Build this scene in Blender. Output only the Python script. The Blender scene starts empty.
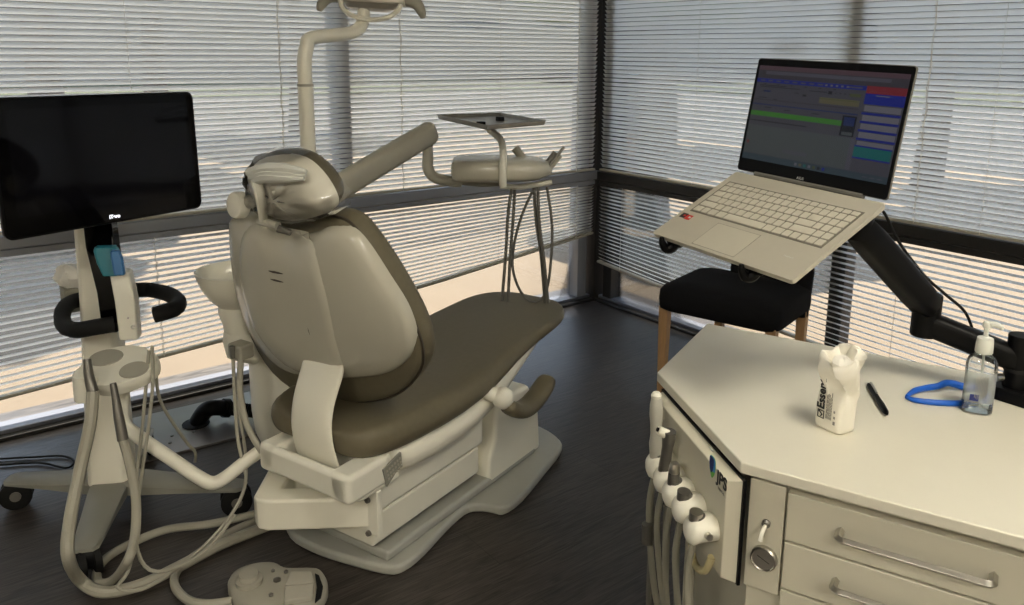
import bpy, bmesh, math, random
from mathutils import Vector, Matrix, Euler
random.seed(7)
R = math.radians
scene = bpy.context.scene
COL = scene.collection

# ------------------------------------------------------------------ camera
CAM_H = 1.40; FPX = 809.0; CX = 512.0; CY = 218.0
YAW, PITCH, ROLL = R(37.23), R(11.6), R(-0.42)
fwd = Vector((math.sin(YAW)*math.cos(PITCH), math.cos(YAW)*math.cos(PITCH), -math.sin(PITCH)))
rt0 = Vector((math.cos(YAW), -math.sin(YAW), 0)); dn0 = fwd.cross(rt0)
cr, sr = math.cos(ROLL), math.sin(ROLL)
RT = cr*rt0 + sr*dn0; DN = -sr*rt0 + cr*dn0
CAMP = Vector((0, 0, CAM_H))
cd_ = bpy.data.cameras.new('camera'); cam = bpy.data.objects.new('camera', cd_); COL.objects.link(cam)
cd_.sensor_width = 36; cd_.lens = FPX*36/1024; cd_.shift_y = -(302.5-CY)/1024; cd_.clip_start = .02
m = Matrix((RT, -DN, -fwd)).transposed().to_4x4(); m.translation = CAMP
cam.matrix_world = m
scene.camera = cam

# surveying: where the sight line through a photo pixel meets a known plane
def ray(x, y): return RT*((x-CX)/FPX) + DN*((y-CY)/FPX) + fwd
def at_z(x, y, z):
    d = ray(x, y); return CAMP + d*((z-CAM_H)/d.z)
def at_d(x, y, dist): return CAMP + ray(x, y)*dist
def at_Y(x, y, Y):
    d = ray(x, y); return CAMP + d*(Y/d.y)
def at_X(x, y, X):
    d = ray(x, y); return CAMP + d*(X/d.x)
class Frame:
    def __init__(s, ox, oy, deg):
        s.M = Matrix.Translation((ox, oy, 0)) @ Matrix.Rotation(R(deg), 4, 'Z'); s.I = s.M.inverted(); s.deg = deg
    def loc(s, p): return s.I @ Vector(p)
    def wor(s, p): return s.M @ Vector(p)
    def plane(s, x, y, n, p0):
        n = (s.M.to_3x3() @ Vector(n)); p0 = s.M @ Vector(p0); d = ray(x, y)
        return s.I @ (CAMP + d*((p0-CAMP).dot(n)/d.dot(n)))
    def z(s, x, y, z): return s.I @ at_z(x, y, z)
    def y(s, x, y, v): return s.plane(x, y, (0, 1, 0), (0, v, 0))

# ------------------------------------------------------------------ materials
def lin(c):
    if isinstance(c, str):
        c = [int(c[i:i+2], 16)/255 for i in (0, 2, 4)]
        return tuple((v/12.92 if v <= .04045 else ((v+.055)/1.055)**2.4) for v in c)
    return tuple(c)
def mat(name, col, rough=.5, metal=0., spec=.5, noise=0., nscale=40., bump=0., coat=0., trans=0., emis=None, estr=0., stretch=None, ior=1.45, alpha=1.):
    m = bpy.data.materials.new(name); m.use_nodes = True
    nt = m.node_tree; b = nt.nodes['Principled BSDF']
    c = lin(col)
    b.inputs['Base Color'].default_value = (*c, 1); b.inputs['Roughness'].default_value = rough
    b.inputs['Metallic'].default_value = metal; b.inputs['Specular IOR Level'].default_value = spec
    b.inputs['Coat Weight'].default_value = coat; b.inputs['Transmission Weight'].default_value = trans; b.inputs['IOR'].default_value = ior
    b.inputs['Alpha'].default_value = alpha
    if emis: b.inputs['Emission Color'].default_value = (*lin(emis), 1); b.inputs['Emission Strength'].default_value = estr
    if noise or bump:
        tc = nt.nodes.new('ShaderNodeTexCoord'); mp = nt.nodes.new('ShaderNodeMapping'); n = nt.nodes.new('ShaderNodeTexNoise')
        n.inputs['Scale'].default_value = nscale; n.inputs['Detail'].default_value = 4
        if stretch: mp.inputs['Scale'].default_value = stretch
        nt.links.new(tc.outputs['Object'], mp.inputs['Vector']); nt.links.new(mp.outputs['Vector'], n.inputs['Vector'])
        if noise:
            r = nt.nodes.new('ShaderNodeMapRange'); r.inputs['To Min'].default_value = 1-noise; r.inputs['To Max'].default_value = 1+noise
            mx = nt.nodes.new('ShaderNodeMix'); mx.data_type = 'RGBA'; mx.blend_type = 'MULTIPLY'; mx.inputs[0].default_value = 1
            mx.inputs[6].default_value = (*c, 1)
            nt.links.new(n.outputs['Fac'], r.inputs['Value']); nt.links.new(r.outputs['Result'], mx.inputs[7]); nt.links.new(mx.outputs[2], b.inputs['Base Color'])
        if bump:
            bp = nt.nodes.new('ShaderNodeBump'); bp.inputs['Strength'].default_value = bump; bp.inputs['Distance'].default_value = .002
            nt.links.new(n.outputs['Fac'], bp.inputs['Height']); nt.links.new(bp.outputs['Normal'], b.inputs['Normal'])
    return m
M = {}
M['white'] = mat('white_enamel', (.80, .775, .665), .32, coat=.2, noise=.03, nscale=12)
M['white2'] = mat('white_plastic', (.80, .78, .68), .4, noise=.03, nscale=15)
M['shell'] = mat('shell_plastic', (.53, .51, .425), .22, coat=.3, noise=.04, nscale=9)
M['base'] = mat('base_grey_plastic', (.37, .37, .33), .38, noise=.05, nscale=14)
M['vinyl'] = mat('taupe_vinyl', (.140, .122, .080), .5, spec=.35, noise=.10, nscale=60, bump=.12)
M['vinyl_dark'] = mat('dark_piping', (.05, .04, .028), .4, noise=.1, nscale=60)
M['grey'] = mat('grey_tube', (.36, .345, .285), .45, noise=.06, nscale=30)
M['dgrey'] = mat('dark_grey_tube', (.13, .125, .11), .5, noise=.08, nscale=30)
M['hose'] = mat('hose_grey', (.25, .24, .195), .5, noise=.06, nscale=30)
M['handle'] = mat('handpiece_grey', (.44, .43, .375), .4, noise=.04, nscale=30)
M['cart'] = mat('cart_grey', (.25, .245, .21), .42, noise=.05, nscale=14)
M['pedal'] = mat('pedal_grey', (.34, .325, .27), .5, noise=.06, nscale=30)
M['pedal2'] = mat('pedal_plate_grey', (.42, .40, .335), .5, noise=.05, nscale=30)
M['tray'] = mat('tray_steel', (.24, .235, .215), .35, metal=.7, noise=.06, nscale=50)
M['chrome'] = mat('brushed_steel', (.55, .53, .48), .28, metal=1, noise=.06, nscale=50)
M['dsteel'] = mat('dark_steel', (.22, .21, .19), .35, metal=.8, noise=.08, nscale=50)
M['black'] = mat('black_plastic', (.003, .003, .0034), .42, spec=.16, noise=.15, nscale=40)
M['rubber'] = mat('black_rubber', (.010, .010, .010), .7, spec=.25, noise=.2, nscale=60)
M['gloss'] = mat('black_glass', (.002, .002, .0025), .06, spec=.16, noise=.1, nscale=5)
M['fabric'] = mat('black_fabric', (.007, .007, .008), .9, spec=.15, noise=.25, nscale=200, bump=.3)
M['wood'] = mat('pale_wood', (.42, .25, .12), .5, noise=.25, nscale=14, stretch=(8, 8, 1))
M['lami'] = mat('cream_laminate', (.60, .57, .46), .42, noise=.025, nscale=30)
M['top'] = mat('worktop_laminate', (.70, .67, .565), .30, noise=.02, nscale=25)
M['alum'] = mat('laptop_aluminium', (.56, .53, .445), .42, metal=.35, noise=.02, nscale=60)
M['key'] = mat('laptop_key', (.50, .475, .40), .5, noise=.04, nscale=60)
M['blue'] = mat('blue_plastic', (.012, .11, .55), .35, noise=.08, nscale=30)
M['teal'] = mat('teal_plastic', (.008, .17, .23), .35, noise=.08, nscale=30)
M['blue2'] = mat('mid_blue_plastic', (.02, .14, .36), .35, noise=.08, nscale=30)
M['sachet'] = mat('sachet_film', (.80, .77, .68), .5, noise=.03, nscale=40, bump=.25)
M['print'] = mat('black_print', (.02, .02, .02), .6, noise=.1, nscale=80)
M['gprint'] = mat('grey_print', (.25, .24, .22), .6, noise=.1, nscale=80)
M['navy'] = mat('navy_print', (.01, .02, .14), .5, noise=.1, nscale=60)
M['lblue'] = mat('light_blue_print', (.05, .25, .6), .5, noise=.1, nscale=60)
M['green'] = mat('green_print', (.12, .4, .06), .5, noise=.1, nscale=60)
M['red'] = mat('red_print', (.5, .03, .02), .5, noise=.1, nscale=60)
M['frame'] = mat('window_frame_dark', (.028, .026, .024), .4, metal=.3, noise=.1, nscale=20)
M['frame_l'] = mat('window_frame_grey', (.30, .31, .335), .35, metal=.5, noise=.06, nscale=20)
M['sill'] = mat('window_sill_metal', (.13, .135, .16), .4, metal=.3, noise=.06, nscale=20)
M['blind'] = mat('blind_slat_enamel', (.80, .79, .76), .42, noise=.02, nscale=10)
M['brail'] = mat('blind_bottom_rail', (.40, .37, .30), .5, noise=.05, nscale=20)
M['cord'] = mat('blind_cord', (.88, .86, .80), .8, noise=.1, nscale=200)
M['wall'] = mat('wall_paint', (.62, .58, .50), .8, noise=.03, nscale=6, bump=.05)
M['ceil'] = mat('ceiling_tile', (.72, .70, .65), .9, noise=.04, nscale=30, bump=.1)
M['lamp_on'] = mat('lamp_diffuser', (.8, .8, .8), .5, emis=(1, .92, .76), estr=17.0)
M['lamp_on2'] = mat('lamp_diffuser_bright', (.8, .8, .8), .5, emis=(1, .93, .79), estr=29.0)
M['tissue'] = mat('tissue_paper', (.80, .78, .72), .9, noise=.05, nscale=30, bump=.3)
M['khaki'] = mat('grey_card', (.30, .29, .23), .7, noise=.06, nscale=30)
M['led'] = mat('logo_light', (.9, .9, 1), .5, emis=(.9, .92, 1), estr=1.1)
M['pale'] = mat('pale_frosted_plastic', (.66, .67, .62), .45, noise=.04, nscale=30)
M['yellow'] = mat('yellowed_tube', (.55, .48, .27), .4, noise=.06, nscale=30)
M['cover'] = mat('floor_hatch_steel', (.34, .315, .30), .30, metal=.8, noise=.12, nscale=8)

def glassy(name, tint=(1, 1, 1), refl=.07, rough=.02):
    m = bpy.data.materials.new(name); m.use_nodes = True; nt = m.node_tree; nt.nodes.remove(nt.nodes['Principled BSDF'])
    out = nt.nodes['Material Output']; t = nt.nodes.new('ShaderNodeBsdfTransparent'); g = nt.nodes.new('ShaderNodeBsdfGlossy'); x = nt.nodes.new('ShaderNodeMixShader')
    f = nt.nodes.new('ShaderNodeFresnel'); f.inputs['IOR'].default_value = 1.45
    mm = nt.nodes.new('ShaderNodeMath'); mm.operation = 'MULTIPLY_ADD'; mm.inputs[1].default_value = .9; mm.inputs[2].default_value = refl
    t.inputs['Color'].default_value = (*tint, 1); g.inputs['Roughness'].default_value = rough; g.inputs['Color'].default_value = (1, 1, 1, 1)
    nt.links.new(f.outputs[0], mm.inputs[0]); nt.links.new(mm.outputs[0], x.inputs[0]); nt.links.new(t.outputs[0], x.inputs[1]); nt.links.new(g.outputs[0], x.inputs[2]); nt.links.new(x.outputs[0], out.inputs['Surface'])
    return m
M['glass'] = glassy('window_glass', (.93, .95, .95), .0)
M['film'] = glassy('clear_film', (.99, .985, .975), .03, .08)
M['clear'] = glassy('clear_bottle', (.86, .90, .92), .06, .04)

def translucent(m, frac, col):
    nt = m.node_tree; b = nt.nodes['Principled BSDF']; out = nt.nodes['Material Output']
    t = nt.nodes.new('ShaderNodeBsdfTranslucent'); t.inputs['Color'].default_value = (*col, 1); x = nt.nodes.new('ShaderNodeMixShader'); x.inputs[0].default_value = frac
    nt.links.new(b.outputs[0], x.inputs[1]); nt.links.new(t.outputs[0], x.inputs[2]); nt.links.new(x.outputs[0], out.inputs['Surface'])
translucent(M['blind'], .60, (.92, .91, .88))
translucent(M['cord'], .5, (.9, .88, .82))
def floor_mat():
    m = bpy.data.materials.new('dark_wood_planks'); m.use_nodes = True; nt = m.node_tree; b = nt.nodes['Principled BSDF']; N = nt.nodes.new; L = nt.links.new
    tc = N('ShaderNodeTexCoord'); mp = N('ShaderNodeMapping'); mp.inputs['Rotation'].default_value = (0, 0, R(0)); L(tc.outputs['Object'], mp.inputs['Vector'])
    br = N('ShaderNodeTexBrick'); br.inputs['Scale'].default_value = 1; br.inputs['Brick Width'].default_value = 1.2; br.inputs['Row Height'].default_value = .18
    br.inputs['Mortar Size'].default_value = .0012; br.inputs['Color1'].default_value = (.042, .035, .031, 1); br.inputs['Color2'].default_value = (.033, .0275, .025, 1); br.inputs['Mortar'].default_value = (.012, .010, .009, 1)
    L(mp.outputs['Vector'], br.inputs['Vector'])
    mp2 = N('ShaderNodeMapping'); mp2.inputs['Scale'].default_value = (2.2, 26, 1); L(tc.outputs['Object'], mp2.inputs['Vector'])
    n = N('ShaderNodeTexNoise'); n.inputs['Scale'].default_value = 3; n.inputs['Detail'].default_value = 7; n.inputs['Distortion'].default_value = 1.6; L(mp2.outputs['Vector'], n.inputs['Vector'])
    r = N('ShaderNodeMapRange'); r.inputs['From Min'].default_value = .3; r.inputs['From Max'].default_value = .7; r.inputs['To Min'].default_value = .40; r.inputs['To Max'].default_value = 1.9; L(n.outputs['Fac'], r.inputs['Value'])
    mx = N('ShaderNodeMix'); mx.data_type = 'RGBA'; mx.blend_type = 'MULTIPLY'; mx.inputs[0].default_value = 1; L(br.outputs['Color'], mx.inputs[6]); L(r.outputs['Result'], mx.inputs[7]); L(mx.outputs[2], b.inputs['Base Color'])
    rr = N('ShaderNodeMapRange'); rr.inputs['To Min'].default_value = .30; rr.inputs['To Max'].default_value = .50; L(n.outputs['Fac'], rr.inputs['Value']); L(rr.outputs['Result'], b.inputs['Roughness'])
    bp = N('ShaderNodeBump'); bp.inputs['Strength'].default_value = .5; bp.inputs['Distance'].default_value = .002; L(n.outputs['Fac'], bp.inputs['Height']); L(bp.outputs['Normal'], b.inputs['Normal'])
    return m
M['floor'] = floor_mat()
M['pave'] = mat('sunlit_pavement', (.112, .085, .058), .9, noise=.15, nscale=2.5, bump=.1)
M['asphalt'] = mat('asphalt', (.055, .052, .05), .9, noise=.2, nscale=3)
M['lawn'] = mat('lawn_grass', (.03, .036, .016), .95, noise=.4, nscale=9, bump=.5)
M['leaf'] = mat('tree_leaves', (.07, .12, .03), .8, noise=.5, nscale=6, bump=.5)
M['bark'] = mat('tree_bark', (.09, .07, .055), .9, noise=.3, nscale=14, bump=.5)
M['stucco'] = mat('stucco_wall', (.085, .078, .07), .9, noise=.08, nscale=8, bump=.1)
M['soffit'] = mat('canopy_soffit', (.35, .33, .30), .9, noise=.05, nscale=8)

# ------------------------------------------------------------------ mesh builder
class MB:
    def __init__(s): s.v = []; s.f = []; s.mi = []; s.cm = 0
    def add(s, vs, fs, T=None):
        o = len(s.v)
        s.v += [tuple(T @ Vector(p)) if T is not None else tuple(p) for p in vs]
        for f in fs: s.f.append(tuple(i+o for i in f)); s.mi.append(s.cm)
        return s
    def box(s, c, size, T=None, rz=0):
        x, y, z = [a/2 for a in size]
        vs = [(-x,-y,-z),(x,-y,-z),(x,y,-z),(-x,y,-z),(-x,-y,z),(x,-y,z),(x,y,z),(-x,y,z)]
        B = Matrix.Translation(c) @ Matrix.Rotation(rz, 4, 'Z')
        if T is not None: B = T @ B
        return s.add(vs, [(3,2,1,0),(4,5,6,7),(0,1,5,4),(1,2,6,5),(2,3,7,6),(3,0,4,7)], B)
    def prism(s, poly, z0, z1, T=None):
        n = len(poly); vs = [(x, y, z0) for x, y in poly] + [(x, y, z1) for x, y in poly]
        ar = sum(poly[i][0]*poly[(i+1) % n][1]-poly[(i+1) % n][0]*poly[i][1] for i in range(n))
        fs = [tuple(range(n-1, -1, -1)), tuple(range(n, 2*n))] + [(i, (i+1) % n, n+(i+1) % n, n+i) for i in range(n)]
        if ar < 0: fs = [tuple(reversed(f)) for f in fs]
        return s.add(vs, fs, T)
    def loft(s, rings, caps=True, T=None, closed=True):
        n = len(rings[0]); vs = [p for r in rings for p in r]; fs = []
        for k in range(len(rings)-1):
            for i in range(n if closed else n-1):
                j = (i+1) % n; fs.append((k*n+i, k*n+j, (k+1)*n+j, (k+1)*n+i))
        if caps: fs += [tuple(range(n-1, -1, -1)), tuple(range((len(rings)-1)*n, len(rings)*n))]
        return s.add(vs, fs, T)
    def lathe(s, prof, n=28, T=None, caps=True):
        return s.loft([[(r*math.cos(2*math.pi*i/n), r*math.sin(2*math.pi*i/n), z) for i in range(n)] for r, z in prof], caps, T)
    def cyl(s, p0, p1, r0, r1=None, n=20):
        return s.tube([p0, p1], [r0, r0 if r1 is None else r1], n, 0)
    def tube(s, pts, r, n=10, sub=6, flat=1., up=None):
        pts = [Vector(p) for p in pts]
        rs = list(r) if isinstance(r, (list, tuple)) else [r]*len(pts)
        if sub and len(pts) > 2:
            P = []; Q = []
            for i in range(len(pts)-1):
                a = pts[max(i-1, 0)]; b = pts[i]; c = pts[i+1]; d = pts[min(i+2, len(pts)-1)]
                for k in range(sub):
                    t = k/sub
                    P.append(.5*((2*b)+(c-a)*t+(2*a-5*b+4*c-d)*t*t+(3*b-a-3*c+d)*t**3)); Q.append(rs[i]*(1-t)+rs[i+1]*t)
            P.append(pts[-1]); Q.append(rs[-1]); pts, rs = P, Q
        rings = []; N = None
        for i, p in enumerate(pts):
            t = (pts[min(i+1, len(pts)-1)]-pts[max(i-1, 0)]).normalized()
            if N is None:
                N = Vector(up) if up is not None else (Vector((0, 0, 1)) if abs(t.z) < .9 else Vector((1, 0, 0)))
            N = (N-t*N.dot(t))
            N = N.normalized() if N.length > 1e-6 else t.orthogonal().normalized()
            B = t.cross(N)
            rings.append([tuple(p+(N*math.cos(2*math.pi*k/n)*flat+B*math.sin(2*math.pi*k/n))*rs[i]) for k in range(n)])
        return s.loft(rings)
    def ell(s, c, rad, T=None, n=20, m=12):
        rings = []
        for j in range(1, m):
            a = math.pi*j/m-math.pi/2
            rings.append([(c[0]+rad[0]*math.cos(a)*math.cos(2*math.pi*i/n), c[1]+rad[1]*math.cos(a)*math.sin(2*math.pi*i/n), c[2]+rad[2]*math.sin(a)) for i in range(n)])
        return s.loft(rings, True, T)
    def build(s, name, material, parent=None, local=True, bevel=0, seg=2, smooth=True, angle=35, sub=0):
        me = bpy.data.meshes.new(name)
        vs = s.v
        if parent is not None and not local:
            I = wmat(parent).inverted(); vs = [tuple(I @ Vector(p)) for p in vs]
        me.from_pydata(vs, [], s.f); me.update()
        for mm in (material if isinstance(material, (list, tuple)) else [material]): me.materials.append(mm)
        me.polygons.foreach_set('material_index', s.mi)
        bm = bmesh.new(); bm.from_mesh(me); bmesh.ops.recalc_face_normals(bm, faces=bm.faces); bm.to_mesh(me); bm.free()
        if smooth:
            me.polygons.foreach_set('use_smooth', [True]*len(me.polygons)); me.set_sharp_from_angle(angle=R(angle))
        o = bpy.data.objects.new(name, me); COL.objects.link(o)
        if parent is not None: o.parent = parent
        if bevel:
            b = o.modifiers.new('bevel', 'BEVEL'); b.width = bevel; b.segments = seg; b.limit_method = 'ANGLE'; b.angle_limit = R(38); b.harden_normals = smooth
        if sub:
            q = o.modifiers.new('sub', 'SUBSURF'); q.levels = sub; q.render_levels = sub
        return o
def wmat(o):
    m = o.matrix_basis.copy(); p = o.parent
    while p is not None: m = p.matrix_basis @ m; p = p.parent
    return m
def thing(name, label, cat, loc=(0, 0, 0), rz=0, group=None):
    o = bpy.data.objects.new(name, None); COL.objects.link(o); o.empty_display_size = .05
    o.location = loc; o.rotation_euler = (0, 0, rz); o['label'] = label; o['category'] = cat
    if group: o['group'] = group
    return o
def thing_m(name, label, cat, mtx, group=None):
    o = thing(name, label, cat, group=group); o.matrix_basis = mtx; return o
def tag(o, label, cat, group=None):
    o['label'] = label; o['category'] = cat
    if group: o['group'] = group
    return o
def rebase(o, p):
    'put the origin of a one-mesh thing at its base'
    p = Vector(p); o.data.transform(Matrix.Translation(-p)); o.location = p; return o
def struct(o): o['kind'] = 'structure'; return o
def basis(o, x, y, z):
    m = Matrix((Vector(x), Vector(y), Vector(z))).transposed().to_4x4(); m.translation = Vector(o); return m
def rrect(w, h, r, n=5):
    p = []
    for cx, cy, a0 in ((w/2-r, h/2-r, 0), (-w/2+r, h/2-r, 90), (-w/2+r, -h/2+r, 180), (w/2-r, -h/2+r, 270)):
        for k in range(n+1): a = R(a0+90*k/n); p.append((cx+r*math.cos(a), cy+r*math.sin(a)))
    return p
def smooth_poly(pts, sub=4):
    n = len(pts); P = []
    for i in range(n):
        a, b, c, d = [Vector(pts[(i+k) % n]) for k in (-1, 0, 1, 2)]
        for k in range(sub):
            t = k/sub; P.append(tuple(.5*((2*b)+(c-a)*t+(2*a-5*b+4*c-d)*t*t+(3*b-a-3*c+d)*t**3)))
    return P
def text(name, s, size, material, parent, mtx, extrude=.0002, bold=0.):
    cu = bpy.data.curves.new(name, 'FONT'); cu.body = s; cu.size = size; cu.extrude = extrude; cu.offset = bold
    t = bpy.data.objects.new(name, cu); COL.objects.link(t)
    bpy.context.view_layer.update()
    me = bpy.data.meshes.new_from_object(t.evaluated_get(bpy.context.evaluated_depsgraph_get()))
    bpy.data.objects.remove(t); me.name = name; me.materials.clear(); me.materials.append(material); me.transform(mtx)
    o = bpy.data.objects.new(name, me); COL.objects.link(o); o.parent = parent
    return o
V = Vector

# ------------------------------------------------------------------ room shell
WY, WX = 3.30, 3.11          # inner faces of the two window walls
X0, Y0, HC = -2.6, -2.6, 2.55
struct(MB().box(((X0+WX)/2+.05, (Y0+WY)/2+.05, -.05), (WX-X0+.4, WY-Y0+.4, .1)).build('floor', M['floor'], smooth=False))
struct(MB().box(((X0+WX)/2, (Y0+WY)/2, HC+.05), (WX-X0+.5, WY-Y0+.5, .1)).build('ceiling', M['ceil'], smooth=False))
struct(MB().box((X0-.06, (Y0+WY)/2, HC/2), (.12, WY-Y0+.3, HC)).build('wall_side', M['wall'], smooth=False))
struct(MB().box(((X0+WX)/2, Y0-.06, HC/2), (WX-X0+.3, .12, HC)).build('wall_back', M['wall'], smooth=False))
struct(MB().box(((X0+WX)/2+.03, WY+.08, 2.49), (WX-X0+.3, .14, .13)).build('wall_left', M['wall'], smooth=False))
struct(MB().box((WX+.08, (Y0+WY)/2, 2.49), (.14, WY-Y0, .13)).build('wall_right', M['wall'], smooth=False))
struct(MB().box((X0/2+WX/2, WY+.02, .008), (WX-X0, .10, .016)).build('baseboard_left', M['frame'], smooth=False, bevel=.003))
struct(MB().box((WX+.02, Y0/2+WY/2, .008), (.10, WY-Y0, .016)).build('baseboard_right', M['frame'], smooth=False, bevel=.003))
struct(MB().box((WX+.04, WY+.04, 1.26), (.15, .15, 2.52)).build('trim_1', M['frame'], smooth=False, bevel=.004))
TZ0, TZ1 = .712, .757
def window(name, left):
    root = bpy.data.objects.new(name, None); COL.objects.link(root); struct(root)
    L0, L1 = (X0, WX-.03) if left else (Y0, WY-.03)
    def B(mb, a0, a1, d0, d1, z0, z1):   # along the wall, depth outward, height
        if left: mb.box(((a0+a1)/2, WY+(d0+d1)/2, (z0+z1)/2), (a1-a0, d1-d0, z1-z0))
        else: mb.box((WX+(d0+d1)/2, (a0+a1)/2, (z0+z1)/2), (d1-d0, a1-a0, z1-z0))
        return mb
    B(MB(), L0, L1, .0, .09, .016, .032).build('window_sill', M['sill'], root, bevel=.003)
    B(MB(), L0, L1, -.052, .07, TZ0, TZ1).build('transom', M['frame_l'] if left else M['frame'], root, bevel=.004)
    B(MB(), L0, L1, .0, .09, 2.39, 2.44).build('head_rail', M['frame'], root, bevel=.003)
    if left: ms = [at_Y(343, 150, WY+.03).x, at_Y(343, 150, WY+.03).x-1.52, at_Y(343, 150, WY+.03).x-3.0, WX-.10]
    else: ms = [at_X(848, 200, WX+.03).y, at_X(848, 200, WX+.03).y-1.45, at_X(848, 200, WX+.03).y-2.9, WY-.10]
    for c in ms:
        B(MB(), c-.033, c+.033, .0, .08, .032, 2.39).build('mullion', M['frame_l'] if left else M['frame'], root, bevel=.003)
    edges = sorted([L0]+ms)
    for a0, a1 in zip(edges[:-1], edges[1:]):
        B(MB(), a0+.01, a1-.01, .035, .041, .028, TZ0).build('pane', M['glass'], root, smooth=False)
        B(MB(), a0+.01, a1-.01, .035, .041, TZ1, 2.4).build('pane', M['glass'], root, smooth=False)
    return root
w1 = window('window_1', True); w2 = window('window_2', False)
# lettering on the outside of the corner pane, read from inside it runs backwards
p = at_X(818, 46, WX+.032)
text('window_lettering', 'SMILE', .062, M['gprint'], w2, basis((WX+.045, p.y+.02, p.z), (0, 1, 0), (0, 0, 1), (1, 0, 0)), bold=.001)

# ------------------------------------------------------------------ venetian blinds
def interp(tab, x):
    if x <= tab[0][0]: i = 0
    elif x >= tab[-1][0]: i = len(tab)-2
    else: i = max(k for k in range(len(tab)-1) if tab[k][0] <= x)
    (a, b), (c, d) = tab[i], tab[i+1]
    return b+(d-b)*(x-a)/(c-a)
def blind(left, z_top, zbot, a0, a1, n, tilt, label, group, cords, dents=(), zfan=None):
    base = (a0, WY-.03, z_top) if left else (WX-.03, a0, z_top)
    root = thing('venetian_blind', label, 'blind', base, 0, group)
    P = (lambda a, d, z: (a, WY-.030-d, z)) if left else (lambda a, d, z: (WX-.030-d, a, z))
    rnd = random.Random(int(z_top*1000)+(5 if left else 9))
    mb = MB(); seg = int((a1-a0)/.07)
    for i in range(n):
        dt = rnd.gauss(0, 1.2); ph = rnd.random()*6.28; ph2 = rnd.random()*6.28
        rows = []
        for k in range(seg+1):
            a = a0+(a1-a0)*k/seg
            z = max(z_top-.03-(i+.5)/n*(z_top-.03-(zfan or zbot)(a)-.012), zbot(a)+.010+.0008*(n-i))
            t = tilt+dt+1.3*math.sin(a*3.1+ph)+.8*math.sin(a*9+ph2)
            z += .0006*math.sin(a*5+ph2)
            for (da, dz, sa, sz, amt, dz2) in dents:
                w = math.exp(-((a-da)/sa)**2-((z-dz)/sz)**2); t += amt*w; z += dz2*w
            t = R(t); row = []
            for q in range(5):
                s = (q/4-.5)*.025; h = .0016*(1-(2*q/4-1)**2)
                row.append(P(a, s*math.cos(t)-h*math.sin(t), z+s*math.sin(t)+h*math.cos(t)))
            rows.append(row)
        mb.loft(rows, caps=False, closed=False)
    mb.build('slats', M['blind'], root, local=False, angle=80)
    pts = [(a0+(a1-a0)*k/12) for k in range(13)]
    br = MB(); rings = []
    for a in pts:
        z = zbot(a); rings.append([P(a, d, z+h) for d, h in ((-.012, -.006), (.012, -.006), (.014, 0), (.012, .006), (-.012, .006), (-.014, 0))])
    br.loft(rings).build('bottom_rail', M['brail'], root, local=False)
    hr = MB(); hr.loft([[P(a, d, z_top+h) for d, h in ((-.016, -.024), (.016, -.024), (.016, .0), (-.016, .0))] for a in (a0, a1)])
    hr.build('head_rail', M['brail'] if z_top > 1 else M['frame_l' if left else 'frame'], root, local=False, bevel=.002)
    for a, r in cords:
        c = MB(); zb = zbot(a)
        c.tube([P(a, .0135, z_top-.02), P(a, .0135, (z_top+zb)/2), P(a, .0135, zb)], r, 6, 2)
        if r > .0012:
            c.tube([P(a+.006*math.sin(k*1.1), .0150+.002*math.cos(k*1.1), z_top-.02-(z_top-.02-zb)*k/60) for k in range(61)], r*.8, 5, 1)
        c.build('ladder_cord', M['cord'], root, local=False)
    return root
AL0, AL1 = -.95, WX-.06
def aL(x, y): return at_Y(x, y, WY-.03).x
def aR(x, y): return at_X(x, y, WX-.03).y
zlf = lambda a: .170+.060*(a-.18)
zl = lambda a: interp([(.18, .170), (1.03, .221), (1.86, .274), (3.03, .404)], a)
zr = lambda a: interp([(-.5, -.02+.075), (2.77, .205), (3.23, .242)], a)
TILT = 50
d1 = at_Y(478, 22, WY-.03); d2 = at_Y(560, 26, WY-.03)
blind(True, 2.43, lambda a: TZ1+.010, AL0, AL1, 73, TILT, 'wide white blind on the left window wall, hanging above the horizontal rail', None,
      [(aL(126, 40), .0009), (aL(279, 70), .0017), (aL(400, 90), .0017), (aL(499, 60), .0009), (aL(578, 20), .0018)],
      [(d1.x, d1.z, .16, .018, -26, .004), (d2.x, d2.z, .12, .016, -20, -.006), (aL(560, 75), at_Y(560, 75, WY-.03).z, .25, .03, -10, .002), (aL(120, 80), at_Y(120, 85, WY-.03).z, .4, .02, -6, .002)])
blind(True, TZ0-.004, zl, AL0, AL1, 20, TILT-8, 'white blind below the left wall rail, its bottom edge slanting up toward the corner', None,
      [(aL(156, 270), .0013), (aL(400, 250), .0008), (aL(497, 220), .0009), (aL(575, 200), .0013)], (), zlf)
AR0, AR1 = -1.0, WY-.06
blind(False, 2.43, lambda a: TZ1+.010, AR0, AR1, 73, TILT, 'wide white blind on the right window wall, behind the open laptop screen', None,
      [(aR(700, 60), .0009), (aR(939, 5), .0013), (aR(998, 100), .0008)])
blind(False, TZ0-.004, zr, AR0, AR1, 21, TILT-14, 'white blind below the rail on the right wall, behind the black chair', None,
      [(aR(622, 250), .0009), (aR(895, 320), .0009)])

# ------------------------------------------------------------------ ceiling lights of the room
for (x, y, lab) in ((1.15, -.15, 'square ceiling light over the front of the cabinet'), (-1.7, -.35, 'square ceiling light over the clear floor left of the camera'), (-.3, -1.9, 'square ceiling light at the back of the room')):
    t = thing('ceiling_light', lab, 'ceiling light', (x, y, HC-.002), 0)
    fr = MB()
    for sx, sy, w, d in ((0, .31, .64, .02), (0, -.31, .64, .02), (.31, 0, .02, .6), (-.31, 0, .02, .6)): fr.box((sx, sy, -.015), (w, d, .03))
    fr.build('light_frame', M['white'], t)
    MB().box((0, 0, -.012), (.6, .6, .012)).build('diffuser', M['lamp_on' if x > 1 else 'lamp_on2'], t, smooth=False)

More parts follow.
